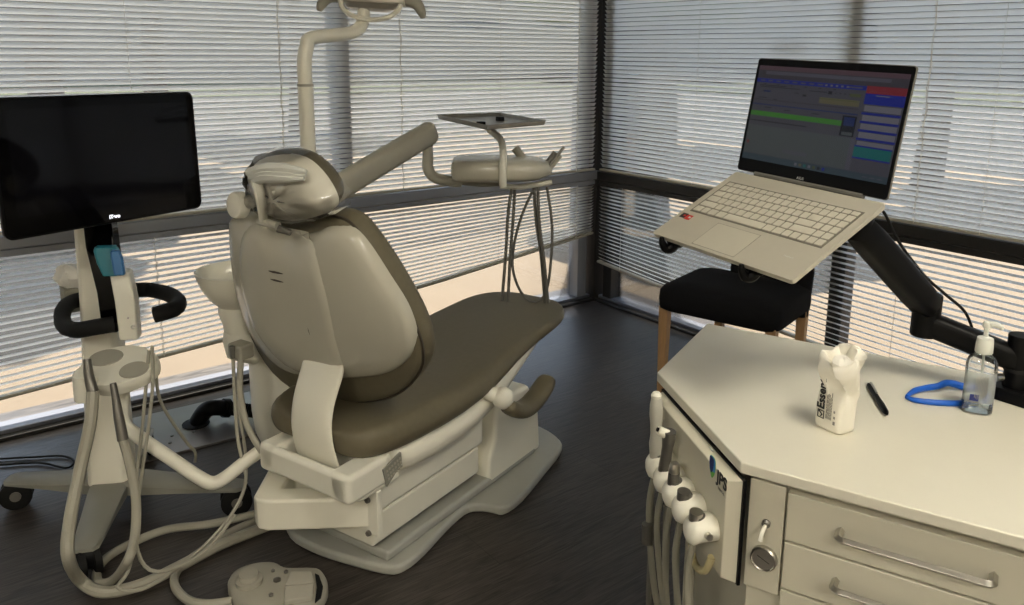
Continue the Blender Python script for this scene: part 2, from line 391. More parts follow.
# ------------------------------------------------------------------ outside
def outer(name, mb, mt): return struct(mb.build(name, mt, smooth=False))
outer('ground', MB().prism([(-14, WY+.12), (WX+.12, WY+.12), (WX+.12, -14), (11, -14), (11, 12.5), (-14, 12.5)], -.14, -.04), M['pave'])
outer('street', MB().box((4, 19, -.12), (70, 13, .12)), M['asphalt'])
outer('street', MB().box((18, -1, -.12), (14, 27, .12)), M['asphalt'])
o = MB().box((4, 31, -.10), (90, 11, .14)).box((32, 0, -.10), (14, 80, .14)).build('lawn', M['lawn'], smooth=False); o['kind'] = 'stuff'; o['label'] = 'green lawn beyond the street'; o['category'] = 'lawn'
def tree(x, y, h, r, lab, seed):
    rnd = random.Random(seed)
    t = thing('tree', lab, 'tree', (x, y, -.04), rnd.random()*6, 'trees outside the windows')
    MB().tube([(0, 0, 0), (.06, .02, h*.25), (-.03, .05, h*.5), (.02, 0, h*.75)], [.17, .13, .11, .05], 10, 4).build('trunk', M['bark'], t)
    mb = MB()
    for k in range(34):
        a = rnd.random()*6.28; rr = r*math.sqrt(rnd.random())*.8; z = h*(.45+.5*rnd.random()); s = r*(.18+.22*rnd.random())
        mb.ell((rr*math.cos(a), rr*math.sin(a), z), (s, s, s*.7), None, 9, 6)
    mb.build('foliage', M['leaf'], t)
q = at_X(668, 120, 9.5); tree(q.x, q.y, 5.2, 1.7, 'leafy tree outside, seen through the right blind near the corner', 1)
q = at_X(930, 150, 9.0); tree(q.x, q.y, 5.6, 1.7, 'leafy tree outside, seen through the right blind behind the laptop', 2)
tree(8.4, -3.4, 5.0, 1.8, 'leafy tree outside, seen through the right end of the right blind', 3)
tree(1.0, 7.5, 5.4, 1.4, 'leafy tree outside, seen through the left blind above the monitor', 4)
tree(2.6, 10.6, 5.6, 1.9, 'leafy tree outside, seen through the left blind beside the tall lamp pole', 5)
tree(5.6, 13.6, 5.4, 2.0, 'leafy tree outside, seen through the left blind near the corner post', 6)
tree(5.35, 4.95, 4.2, 1.15, 'small tree close outside the right window, its trunk left of the laptop', 8)
b = thing('building', 'long low stucco building across the street, seen through the left blind', 'building', (3, 40, 0))
MB().box((0, 0, 3.62), (110, 4, 7.2)).build('wall', M['stucco'], b, smooth=False)
MB().box((0, 0, 7.3), (111, 5, .3)).build('roof', M['soffit'], b, smooth=False)
b = thing('building', 'stucco building across the street, seen through the right blind', 'building', (38, -2, 0), R(90))
MB().box((0, 0, 3.62), (70, 4, 7.2)).build('wall', M['stucco'], b, smooth=False)
MB().box((0, 0, 7.3), (71, 5, .3)).build('roof', M['soffit'], b, smooth=False)

# ------------------------------------------------------------------ daylight
sd = bpy.data.lights.new('sun', 'SUN'); sd.energy = 15.0; sd.angle = R(.6); sd.color = (1, .88, .73)
so = bpy.data.objects.new('sun', sd); COL.objects.link(so)
so.rotation_euler = Vector((-.22, -.40, -1)).to_track_quat('-Z', 'Y').to_euler()
w = bpy.data.worlds.new('sky'); scene.world = w; w.use_nodes = True
bg = w.node_tree.nodes['Background']; bg.inputs[0].default_value = (.70, .81, 1.0, 1); bg.inputs[1].default_value = 3.0
scene.view_settings.view_transform = 'Standard'; scene.view_settings.look = 'None'; scene.view_settings.gamma = 1; scene.view_settings.exposure = 0.55
scene.cycles.use_denoising = True
scene.cycles.max_bounces = 10; scene.cycles.diffuse_bounces = 5; scene.cycles.transparent_max_bounces = 16
scene.cycles.caustics_reflective = False; scene.cycles.caustics_refractive = False
# ------------------------------------------------------------------ dental chair
CH = Frame(1.31, 2.077, 19)
chair = thing('dental_chair', 'white dental chair with taupe upholstery, its backrest raised and seen from behind', 'dental chair', (1.31, 2.077, 0), R(19))
def cz(x, y, z): return CH.z(x, y, z)
bp = [cz(x, y, .004) for x, y in ((290, 539), (312, 553), (340, 563), (385, 575), (405, 572), (425, 556), (447, 532), (466, 515), (478, 512), (490, 513), (504, 515), (522, 503), (545, 475), (560, 456), (560, 446), (541, 433))]
near = [(p.x, p.y) for p in bp]
poly = smooth_poly(near + [(.50, .14), (.46, .24), (.30, .27), (0, .26), (-.30, .27), (-.44, .26)], 3)
MB().prism(poly, 0, .032).build('base_plate', M['base'], chair, bevel=.012, seg=3)
rg = MB().prism([(-.46, -.165), (.30, -.165), (.30, .17), (-.46, .17)], .03, .062)
rg.build('base_ridge', M['base'], chair, bevel=.012, seg=3)
# lift housing
MB().prism([(-.50, -.150), (-.02, -.150), (.03, -.10), (.03, .12), (-.02, .16), (-.50, .16)], .092, .185).build('lift_cover', M['white'], chair, bevel=.010, seg=3)
MB().prism([(-.51, -.160), (-.01, -.160), (.05, -.10), (.05, .12), (-.01, .17), (-.51, .17)], .19, .285).build('lift_cover', M['white2'], chair, bevel=.014, seg=3)
side = [(.015, .034), (.33, .034), (.315, .20), (.25, .30), (.06, .315), (.055, .25), (.05, .18), (.02, .12)]
pd = MB(); rings = [[(x, y, z) for x, z in side] for y in (-.165, .17)]; pd.loft(rings).build('pedestal', M['white'], chair, bevel=.016, seg=3)
# seat casting at the head end with a slot for the backrest strap
cs = MB()
cs.box((-.605, -.02, .325), (.03, .33, .075)); cs.box((-.475, -.02, .325), (.05, .33, .075))
cs.box((-.545, .115, .325), (.15, .07, .08)); cs.box((-.545, -.155, .325), (.15, .075, .08)); cs.box((-.50, -.02, .285), (.16, .33, .03))
cs.build('seat_casting', M['white2'], chair, bevel=.016, seg=3)
mp_ = [CH.y(*p, -.196) for p in ((383, 470), (401, 452), (402, 463), (387, 487))]
cp = MB(); cp.loft([[(q.x, -.190, q.z) for q in mp_], [(q.x, -.197, q.z) for q in mp_]]).build('control_pad', M['cart'], chair, bevel=.001)
cpad = chair.children[-1]
db = MB()
c0 = sum((Vector((q.x, 0, q.z)) for q in mp_), Vector())/4
ex = (mp_[1]-mp_[0])/7; ez = (mp_[3]-mp_[0])/4
for i in range(1, 7):
    for j in range(1, 4):
        q = mp_[0]+ex*i+ez*j*.9; db.box((q.x, -.1975, q.z), (.007, .002, .006))
db.build('button', M['grey'], cpad)
# swivel bracket at the head end
bo = [(-.495, -.175), (-.675, .06), (-.682, .085), (-.672, .11), (-.535, .205), (-.495, .205)]
bi = [(-.520, -.03), (-.600, .075), (-.520, .125)]
br = MB()
top, bot = .247, .158
def bridge(mb, o, i, z0, z1):
    # plate with a triangular hole: outer wall, inner wall, and faces split between them
    n = len(o); vs = [(x, y, z) for z in (z0, z1) for x, y in o]+[(x, y, z) for z in (z0, z1) for x, y in i]
    O = lambda k, t: t*n+k; I = lambda k, t: 2*n+t*3+k
    fs = [(O(k, 0), O((k+1) % n, 0), O((k+1) % n, 1), O(k, 1)) for k in range(n)]+[(I(k, 0), I((k+1) % 3, 0), I((k+1) % 3, 1), I(k, 1)) for k in range(3)]
    for t in (0, 1):
        fs += [(O(0, t), O(1, t), I(1, t), I(0, t)), (O(1, t), O(2, t), I(1, t)), (O(2, t), O(3, t), I(1, t)), (O(3, t), O(4, t), I(2, t), I(1, t)), (O(4, t), O(5, t), I(2, t)), (O(5, t), O(0, t), I(0, t), I(2, t))]
    mb.add(vs, fs)
bridge(br, bo, bi, bot, top)
br.build('swivel_bracket', M['white'], chair, bevel=.010, seg=3)
MB().box((-.505, .0, .21), (.018, .37, .13)).build('mounting_plate', M['white2'], chair, bevel=.004)
mpl = chair.children[-1]
for x, y in ((368, 500), (369, 533), (317, 484)):
    q = CH.plane(x, y, (1, 0, 0), (-.515, 0, 0))
    MB().cyl((-.513, q.y, q.z), (-.522, q.y, q.z), .0085, .007, 8).build('bolt', M['dsteel'], chair)
    sc_ = CH.plane(x, y, (1, 0, 0), (-.515, 0, 0))
# seat shell and cushion: cross sections along the chair
def slab(secs, yc, n=9, rnd=.5):
    rings = []
    for x, w, zb, zt in secs:
        h = (zt-zb)/2; r = min(h*.95, w*.6); ring = []
        for cx, cy, a0 in ((w-r, h-min(r, h), 0), (-w+r, h-min(r, h), 90), (-w+r, -h+min(r, h), 180), (w-r, -h+min(r, h), 270)):
            for k in range(5):
                a = R(a0+90*k/4); ring.append((x, yc+cx+r*math.cos(a), (zb+zt)/2+cy+min(r, h)*math.sin(a)))
        rings.append(ring)
    return rings
cush = [(-.562, .09, .385, .425), (-.555, .15, .37, .437), (-.53, .19, .362, .445), (-.48, .215, .358, .45), (-.38, .235, .358, .455), (-.17, .250, .362, .462), (0, .240, .390, .474), (.12, .222, .424, .486), (.25, .212, .447, .496), (.38, .210, .462, .502), (.46, .195, .470, .505), (.52, .155, .474, .506), (.555, .10, .478, .505), (.566, .05, .484, .500)]
MB().loft(slab(cush, .015)).build('seat_cushion', M['vinyl'], chair, sub=1, angle=80)
pp = []
for x, w, zb, zt in cush: pp.append((x, .015-w-.001, zb+(zt-zb)*.28))
pp2 = [(x, .03-y, z) for x, y, z in reversed(pp)]
shell = [(-.46, .18, .295, .372), (-.42, .222, .272, .37), (-.17, .234, .276, .375), (0, .224, .302, .40), (.12, .206, .345, .432), (.25, .185, .395, .455), (.38, .16, .432, .468), (.45, .12, .455, .474)]
MB().loft(slab(shell, .015)).build('seat_shell', M['white'], chair, sub=1, angle=80)
# backrest
KB = .3; XB = -.46
def bk(x, y, off=0):
    p = CH.plane(x, y, (1, 0, KB), (XB+off, 0, .55)); return (p.y, p.z)
nrm = Vector((-1, 0, -KB)).normalized()
def on(yz, off, d):   # point of the plane, pushed d out of it towards the back
    y, z = yz; return Vector((XB+off-KB*(z-.55), y, z))+nrm*d
def pull(poly, f, c): return [(c[0]+(y-c[0])*f, c[1]+(z-c[1])*f) for y, z in poly]
sh_px = [(233, 218), (232, 235), (234, 262), (239, 292), (250, 325), (264, 347), (283, 366), (305, 374), (332, 377), (358, 376), (385, 373), (403, 364), (414, 350), (414, 330), (405, 305), (388, 278), (370, 250), (356, 233), (343, 226), (330, 226), (318, 231), (300, 233), (280, 228), (262, 218), (245, 213)]
sh = smooth_poly([bk(*p) for p in sh_px], 3)
c = (sum(p[0] for p in sh)/len(sh), sum(p[1] for p in sh)/len(sh))
shm = MB()
lay = [(1.0, -.012), (1.0, .004), (.985, .014), (.95, .022), (.86, .032), (.70, .042), (.45, .050), (.2, .053)]
shm.loft([[tuple(on(q, 0, d)) for q in pull(sh, f, c)] for f, d in lay]).build('backrest_shell', M['shell'], chair, angle=60)
bsh = chair.children[-1]
def dome(yz):
    # depth of the shell surface under a point of its plane (matches the layers above, roughly)
    best = 9
    for q in sh:
        v = Vector(yz)-Vector(c); w = Vector(q)-Vector(c)
        if v.length < 1e-6: return .053
        if v.normalized().dot(w.normalized()) > .995: best = min(best, v.length/w.length)
    f = best if best < 9 else .5
    for (f0, d0), (f1, d1_) in zip(lay[1:-1], lay[2:]):
        if f1 <= f <= f0: return d0+(d1_-d0)*(f0-f)/(f0-f1)
    return .053 if f < .2 else .01
for a_, b_, r_ in (((277, 262), (291, 265), .0032), ((279, 270), (292, 273), .0030), ((316, 318), (318, 326), .0014)):
    p0, p1 = bk(*a_, -.03), bk(*b_, -.03); pts = []
    for t in (0, .35, .7, 1):
        yz = (p0[0]+(p1[0]-p0[0])*t, p0[1]+(p1[1]-p0[1])*t); pts.append(on(yz, 0, dome(yz)+(.0095 if r_ > .002 else .0095)))
    MB().tube(pts, [r_*.3, r_, r_*.8, r_*.2], 6, 4).build('scuff_mark', M['vinyl_dark'], bsh)
pn_px = [(258, 224), (276, 231), (300, 236), (316, 246), (326, 270), (334, 300), (340, 335), (343, 368), (318, 371), (294, 366), (270, 345), (254, 318), (244, 285), (242, 250), (246, 230)]
pn = smooth_poly([bk(*p, -.03) for p in pn_px], 3); pnc = (sum(p[0] for p in pn)/len(pn), sum(p[1] for p in pn)/len(pn))
MB().loft([[tuple(on(q, 0, dome(q)+d)) for q in pull(pn, f, pnc)] for f, d in ((1.04, -.006), (1.0, .0015), (.95, .006), (.86, .009), (.6, .010), (.25, .010))]).build('shell_panel', M['shell'], bsh, angle=70)
cu_px = [(246, 205), (244, 240), (250, 290), (262, 332), (283, 366), (312, 387), (350, 394), (386, 393), (413, 382), (430, 362), (432, 342), (425, 318), (411, 290), (392, 258), (374, 232), (360, 216), (347, 210), (330, 209), (310, 214), (285, 214), (258, 206)]
cu = smooth_poly([bk(*p, .05) for p in cu_px], 3)
cc = (sum(p[0] for p in cu)/len(cu), sum(p[1] for p in cu)/len(cu))
cl = [(.80, .052), (.955, .050), (.985, .040), (1.0, .022), (1.0, .0), (.985, -.018), (.955, -.028), (.80, -.034), (.4, -.02), (.1, -.016)]
MB().loft([[tuple(on(q, .05, d)) for q in pull(cu, f, cc)] for f, d in cl]).build('backrest_cushion', M['vinyl'], chair, angle=70)
bcu = chair.children[-1]
pr = [tuple(on(q, .05, .034)) for q in pull(cu, .995, cc)]
MB().tube(pr+pr[:1], .0042, 6, 0).build('backrest_piping', M['vinyl_dark'], bcu)
# strap that carries the backrest
sp = [(-.552, .300), (-.568, .36), (-.574, .43), (-.558, .50), (-.528, .565), (-.505, .62)]
rings = []
for k, (x, z) in enumerate(sp):
    w = (.088, .082, .078, .076, .078, .080)[k]; yc = (-.026, -.020, -.010, -.006, -.01, -.01)[k]
    t = (Vector((sp[min(k+1, 5)][0], sp[min(k+1, 5)][1]))-Vector((sp[max(k-1, 0)][0], sp[max(k-1, 0)][1]))).normalized()
    nx, nz = -t.y, t.x
    rings.append([(x+nx*h+0, yc+s, z+nz*h) for s, h in ((-w, -.010), (w, -.010), (w, .006), (w*.6, .012), (-w*.6, .012), (-w, .006))])
MB().loft(rings).build('backrest_strap', M['white'], chair, sub=2, angle=80)
# headrest
def hp(x, y, off=0): return CH.plane(x, y, (1, 0, KB), (XB+off, 0, .55))
hc = hp(292, 182)
hpx = [(248, 170), (262, 157), (284, 153), (304, 159), (322, 174), (333, 192), (331, 206), (316, 216), (296, 219), (274, 213), (258, 201), (248, 186)]
hq = smooth_poly([(hp(*p).y, hp(*p).z) for p in hpx], 3); hcc = (sum(p[0] for p in hq)/len(hq), sum(p[1] for p in hq)/len(hq))
MB().loft([[tuple(on(q, .0, d)) for q in pull(hq, f, hcc)] for f, d in ((.5, -.060), (.8, -.054), (.95, -.044), (1.02, -.026), (1.03, -.008), (1.02, .005), (.95, .012), (.6, .014))]).build('headrest_pad', M['vinyl'], chair, angle=70)
hs_px = [(249, 174), (257, 159), (278, 154), (300, 158), (317, 172), (330, 192), (332, 206), (318, 214), (296, 218), (274, 213), (258, 199)]
hs = smooth_poly([(hp(*p, -.02).y, hp(*p, -.02).z) for p in hs_px], 3); hsc = (sum(p[0] for p in hs)/len(hs), sum(p[1] for p in hs)/len(hs))
MB().loft([[tuple(on(q, -.0, d)) for q in pull(hs, f, hsc)] for f, d in ((1.0, .0), (1.0, .015), (.94, .034), (.82, .047), (.6, .060), (.3, .066))]).build('headrest_shell', M['white2'], chair, angle=60)
# crinkled clear cover over the headrest
rnd = random.Random(3); rr = []
for f, d in ((1.10, -.03), (1.12, -.005), (1.10, .014), (1.02, .036), (.90, .054), (.66, .070), (.35, .078), (.1, .08)):
    rr.append([tuple(on(q, 0, d+rnd.uniform(-.004, .006))) for q in [(y+rnd.uniform(-.004, .004), z+rnd.uniform(-.004, .004)) for y, z in pull(hs[::1], f, hsc)]])
MB().loft(rr, caps=False).build('headrest_cover', M['film'], chair, angle=20)
# roll of bunched cover across the shell
q0, q1 = hp(258, 176, -.06), hp(304, 174, -.06)
kb = MB()
for k in range(3):
    kb.tube([q0+Vector((-.012-.004*k, .004*k, .010*k-.01)), q0.lerp(q1, .35)+Vector((-.020, 0, .008*k)), q0.lerp(q1, .7)+Vector((-.016, 0, .01*k-.004)), q1+Vector((0, -.004*k, .008*k-.01))], [.010, .016, .013, .005], 9, 4)
kb.build('bunched_cover', M['pale'], chair)
# headrest bracket with its round knob and lever
q = hp(238, 205, -.05)
ax = Vector((-.93, .06, .10)).normalized(); kn = MB()
kn.tube([q-ax*.014, q+ax*.006, q+ax*.013, q+ax*.015], [.034, .034, .031, .022], 28, 0)
kn.build('headrest_knob', M['white2'], chair, bevel=.002)
b0, b1, b2 = hp(253, 172, -.055), hp(262, 205, -.085), hp(264, 224, -.06)
MB().tube([b0, hp(259, 188, -.085), b1, b2], [.014, .013, .013, .010], 8, 4, flat=.6).build('headrest_bracket', M['white2'], chair)
MB().cyl(q-ax*.01, hp(264, 196, -.03), .018, .016, 14).build('headrest_axle', M['grey'], chair)
l0, l1, l2 = hp(260, 221, -.065), hp(278, 226, -.07), hp(291, 233, -.06)
MB().tube([l0, l1], [.011, .010], 10, 0).build('lever', M['shell'], chair)
lv = chair.children[-1]
MB().tube([l1+Vector((0, 0, -.006)), l2], [.010, .007], 10, 0).build('lever_tip', M['dsteel'], lv)
# armrest turned down beside the seat
kx = CH.y(503, 398, -.245)
MB().ell((kx.x, -.245, kx.z), (.034, .034, .034)).build('armrest_joint', M['white2'], chair)
aj = chair.children[-1]
MB().cyl((kx.x-.03, -.20, kx.z+.02), (kx.x, -.24, kx.z), .022, .024, 14).build('armrest_pivot', M['white2'], chair)
ar = [CH.y(*p, -.262) for p in ((506, 404), (514, 411), (524, 410), (533, 402), (541, 391), (550, 375))]
rings = []
for k, p in enumerate(ar):
    t = (ar[min(k+1, 5)]-ar[max(k-1, 0)]).normalized(); n2 = Vector((-t.z, 0, t.x)); h = (.023, .025, .027, .026, .025, .022)[k]
    rings.append([tuple(p+n2*a+Vector((0, b, 0))) for a, b in [(h*math.cos(R(i*30)), .036*math.copysign(abs(math.sin(R(i*30)))**.6, math.sin(R(i*30)))) for i in range(12)]])
MB().loft(rings).build('armrest', M['vinyl'], chair, sub=2, angle=70)

# ------------------------------------------------------------------ unit on the window side: spittoon, light pole, delivery arm
ub = CH.wor((-.30, .42, 0))
unit = thing('spittoon_unit', 'white spittoon unit with a round bowl behind the dental chair', 'dental unit', ub, R(19))
pf = [(-.05, -.16), (.20, -.16), (.24, -.10), (.24, .06), (.18, .12), (.0, .12), (-.09, .04), (-.09, -.10)]
ubm = MB(); rings = []
for z, f in ((.17, .80), (.20, .92), (.27, 1.0), (.45, 1.0), (.58, .96), (.64, .80), (.655, .5)): rings.append([(x*f, y*f, z) for x, y in smooth_poly(pf, 3)])
ubm.loft(rings).build('unit_body', M['white2'], unit, angle=60)
MB().prism([(-.02, -.09), (.18, -.09), (.18, .10), (-.02, .10)], .06, .18).build('unit_foot', M['base'], unit, bevel=.01)
bc = CH.wor((0, 0, 0)); bw = at_d(237, 272, 2.42)
bl = (Matrix.Rotation(R(-19), 4, 'Z') @ (bw-Vector(ub)))
T = Matrix.Translation(bl)
MB().lathe([(.030, -.115), (.055, -.105), (.085, -.075), (.108, -.035), (.119, .0), (.121, .008), (.115, .008), (.105, -.025), (.08, -.060), (.03, -.078), (.005, -.08)], 32, T).build('spittoon_bowl', M['white'], unit)
MB().lathe([(.045, -.20), (.05, -.16), (.062, -.12), (.06, -.10)], 24, T).build('bowl_neck', M['white2'], unit)
MB().tube([bl+Vector((0, 0, -.17)), bl+Vector((.02, .0, -.24)), (.05, -.02, .60)], [.045, .06, .09], 16, 4).build('bowl_stem', M['white2'], unit)
bp0 = unit.matrix_basis.inverted() @ at_d(241, 350, 2.30)
MB().box(bp0, (.05, .06, .045)).build('hose_holder', M['grey'], unit, bevel=.008)
for k, (pxs, rr_) in enumerate((([(233, 358), (235, 400), (238, 440), (246, 475)], .005), ([(241, 358), (240, 390), (247, 425), (262, 452)], .009))):
    pts = [unit.matrix_basis.inverted() @ at_d(x, y, 2.28-.01*i) for i, (x, y) in enumerate(pxs)]
    MB().tube(pts, rr_, 8, 6).build('hose', M['grey'], unit)
    if k == 0: MB().cyl(pts[0]+Vector((0, 0, .035)), pts[0], .009, .007, 10).build('hose_coupling', M['dgrey'], unit)

# dental operating light on its pole
def c35(x, y, v=.40): return CH.wor(CH.y(x, y, v))
pb = c35(310, 190)
LB = Vector((pb.x, pb.y, .66))
light = thing('dental_light', 'white dental light on a bent pole rising behind the chair', 'dental lamp', LB)
top_ = c35(304, 52); el = c35(312, 38); e2 = c35(350, 33); e3 = c35(362, 24); e4 = c35(364, 6)
pt = [LB, Vector((LB.x, LB.y, top_.z-.10)), Vector((LB.x, LB.y, top_.z-.03)), Vector((LB.x, LB.y, top_.z)).lerp(el, .35), el, e2, e3, e4]
def W2(o, p): return wmat(o).inverted() @ Vector(p)
lp = [W2(light, p) for p in pt]
MB().tube([lp[0], lp[1]], .024, 16, 0).build('pole', M['white'], light)
MB().tube([lp[1]-Vector((0, 0, .004)), lp[1]+Vector((0, 0, .004))], .0255, 16, 0).build('pole_collar', M['grey'], light)
MB().tube(lp[1:], [.0225]*3+[.0215]*4, 16, 5).build('bent_arm', M['white'], light)
lc = W2(light, c35(373, -2)); dx = Vector((RT.x, RT.y, -.06)).normalized(); dyv = Vector((-dx.y, dx.x, 0)).normalized()
Tl = Matrix((dx, dyv, dx.cross(dyv))).transposed().to_4x4(); Tl.translation = lc
hd = MB()
hd.loft([[(x*f, y*f, z) for x, y in rrect(.225, .13, .05)] for z, f in ((.045, .6), (.035, .85), (.010, 1), (-.012, .96), (-.022, .8))], T=Tl); hd.build('lamp_head', M['white2'], light, bevel=.002)
lh = light.children[-1]
rf = MB(); rf.tube([(.098*math.cos(a), -.04-.03*math.sin(a), -.018-.055*math.sin(a)) for a in [math.pi*k/14 for k in range(15)]], .008, 8, 2); rf.v = [tuple(Tl @ Vector(p)) for p in rf.v]
rf.build('reflector_rim', M['white'], light)
gl = MB(); gl.loft([[(x*f, -.02+y*f, z) for x, y in rrect(.18, .09, .03)] for z, f in ((-.018, 1), (-.036, .9), (-.044, .6))], T=Tl); gl.build('reflector_glass', M['chrome'], light)
for s in (-1, 1):
    h = MB()
    h.tube([(s*.095, -.01, .0), (s*.125, -.015, .0), (s*.15, -.02, -.012), (s*.166, -.025, -.036), (s*.172, -.027, -.055)], [.022, .023, .020, .016, .008], 12, 4); h.v = [tuple(Tl @ Vector(p)) for p in h.v]
    h.build('lamp_handle', M['grey'], light)
    g = MB(); g.tube([(s*.093, -.01, 0), (s*.112, -.012, .001)], .0245, 14, 0); g.v = [tuple(Tl @ Vector(p)) for p in g.v]; g.build('handle_collar', M['white2'], light)

# delivery unit on its arm
DD = 2.86
A0 = c35(318, 200, .36); A1 = at_d(433, 131, DD)
dl = thing('delivery_unit', 'grey delivery unit with hanging handpiece hoses on an arm beyond the chair', 'dental unit', Vector((A0.x, A0.y, .70)))
mx_ = dl.matrix_basis.inverted()
dv = (A1-A0).normalized()
rings = []
sidev = dv.cross(Vector((0, 0, 1))).normalized(); upv = sidev.cross(dv)
for t, f in ((-.02, .85), (0, 1), (.5, 1), (.97, .98), (.995, .85), (1.01, .5)):
    p = A0.lerp(A1, t); rings.append([tuple(mx_ @ (p+sidev*a*.030*f+upv*b*.042*f)) for a, b in [(math.copysign(abs(math.cos(R(k*22.5)))**.7, math.cos(R(k*22.5))), math.copysign(abs(math.sin(R(k*22.5)))**.7, math.sin(R(k*22.5)))) for k in range(16)]])
MB().loft(rings).build('delivery_arm', M['grey'], dl, angle=60)
MB().tube([mx_ @ Vector((A0.x, A0.y, z)) for z in (.60, A0.z+.03)], .036, 18, 0).build('arm_post', M['white2'], dl)
def P(x, y, d=DD): return mx_ @ at_d(x, y, d)
MB().tube([P(427, 145), P(428, 155), P(428, 168), P(434, 177), P(448, 181), P(462, 182)], [.019, .019, .020, .020, .020, .019], 14, 5).build('elbow_tube', M['grey'], dl)
MB().tube([P(427, 141), P(427, 147)], .021, 12, 0).build('joint_collar', M['dgrey'], dl)
h0, h1 = P(452, 168), P(548, 168); hx = (h1-h0).normalized(); hz = Vector((0, 0, 1)); hy = hz.cross(hx).normalized(); hz = hx.cross(hy)
rings = []
for t, w, hh, oz in ((0, .05, .018, 0), (.015, .09, .034, 0), (.06, .10, .040, 0), (.5, .11, .042, 0), (.75, .11, .040, 0), (.9, .10, .034, .0), (1, .075, .02, .003)):
    p = h0.lerp(h1, t); ring = []
    for k in range(20):
        a = R(k*18); ring.append(tuple(p+hy*math.copysign(abs(math.cos(a))**.55, math.cos(a))*w+hz*(math.copysign(abs(math.sin(a))**.55, math.sin(a))*hh+oz)))
    rings.append(ring)
MB().loft(rings).build('delivery_head', M['shell'], dl, angle=60)
dh = dl.children[-1]
MB().tube([P(452, 179), P(480, 181), P(500, 182)], [.022, .026, .018], 14, 4, flat=.8).build('head_base', M['grey'], dl)
MB().tube([P(503, 186, DD-.1), P(503, 170, DD-.12), P(503, 150, DD-.12), P(500, 139, DD-.1), P(489, 129, DD-.06), P(487, 125, DD-.04)], .0125, 12, 5).build('tray_bracket', M['white2'], dl)
TZ = 1.178
tr = [at_z(x, y, TZ) for x, y in ((437, 116), (500, 114), (546, 122), (487, 127))]
tm = MB(); tb = [mx_ @ p for p in tr]; cen = sum(tb, Vector())/4
up = Vector((0, 0, 1))
tm.loft([[tuple(cen+(p-cen)*f+up*z) for p in tb] for f, z in ((.93, -.010), (.97, -.010), (1.0, .004), (1.0, .006), (.97, .004), (.94, -.006))]).build('instrument_tray', M['tray'], dl, bevel=.001)
for x, y in ((500, 119), (481, 124)):
    q = mx_ @ at_z(x, y, TZ); MB().box(q, (.022, .022, .016)).build('tray_clip', M['black'], dl, bevel=.002)
MB().tube([P(500, 186), P(520, 187), P(540, 184), P(552, 182)], [.010, .009, .010, .008], 10, 4).build('holder_bar', M['white2'], dl)
hoses = [[(512, 186), (508, 215), (506, 250), (502, 301)], [(515, 187), (513, 220), (510, 260), (508, 302)], [(535, 186), (522, 215), (514, 245), (513, 270), (521, 292), (534, 302), (546, 292), (551, 260), (552, 225), (547, 187)], [(538, 187), (539, 220), (544, 260), (548, 303)], [(534, 186), (536, 220), (541, 255), (545, 303)]]
for k, hs_ in enumerate(hoses):
    MB().tube([P(x, y, DD+.02*(k % 3)+.05*max(0, (y-190)/110)) for x, y in hs_], .0058 if k != 2 else .005, 8, 6).build('handpiece_hose', M['dgrey'], dl)
for k, (a_, b_, r0, r1, mt) in enumerate((((530, 167), (515, 148), .012, .016, 'grey'), ((541, 172), (555, 152), .013, .008, 'dgrey'), ((543, 174), (564, 147), .010, .005, 'dsteel'), ((546, 173), (561, 156), .010, .006, 'grey'))):
    MB().tube([P(*a_), P(*b_)], [r0, r1], 12, 0).build('handpiece', M[mt], dl)
MB().ell(tuple(P(540, 170)), (.04, .05, .026)).build('handpiece_rest', M['shell'], dl)
# ------------------------------------------------------------------ scanner cart with its monitor
CC = Vector((.405, 2.565, 0))
cart = thing('scanner_cart', 'wheeled scanner cart with a big black monitor by the left window', 'scanner cart', CC)
ends = [Vector((.165, 2.755, 0)), Vector((.275, 2.245, 0)), Vector((.700, 2.315, 0)), Vector((.56, 2.86, 0))]
for e in ends:
    d = (e-CC); L_ = d.length; d.normalize(); s = Vector((-d.y, d.x, 0))
    rings = []
    for t, w, z0, z1 in ((0, .055, .072, .112), (.25, .052, .075, .110), (.6, .044, .082, .103), (.93, .038, .086, .099), (1.04, .034, .086, .097), (1.08, .022, .087, .095)):
        p = d*L_*t
        rings.append([tuple(p+s*a+Vector((0, 0, z))) for a, z in ((-w, z0), (w, z0), (w, z1-.006), (w*.82, z1), (-w*.82, z1), (-w, z1-.006))])
    MB().loft(rings).build('leg', M['cart'], cart, angle=40)
    lg = cart.children[-1]
    wd = Matrix.Rotation(R(25), 4, 'Z') @ d
    wc = d*L_+Vector((0, 0, .046))
    ax = Vector((-wd.y, wd.x, 0))
    c = MB()
    for o in (-1, 1):
        c.tube([wc+ax*o*.008, wc+ax*o*.011, wc+ax*o*.026, wc+ax*o*.029], [.040, .046, .046, .040], 20, 0)
    c.build('caster_wheel', M['rubber'], lg)
    hb = MB(); hb.tube([wc+ax*-.032, wc+ax*.032], .016, 12, 0); hb.build('hub', M['dgrey'], lg)
    h = MB(); h.tube([wc+ax*-.024+Vector((0, 0, .014)), wc+ax*.024+Vector((0, 0, .014))], [.036, .036], 16, 0); h.tube([wc+Vector((0, 0, .03)), wc+Vector((0, 0, .046))], .014, 10, 0)
    h.build('caster_hood', M['black'], lg)
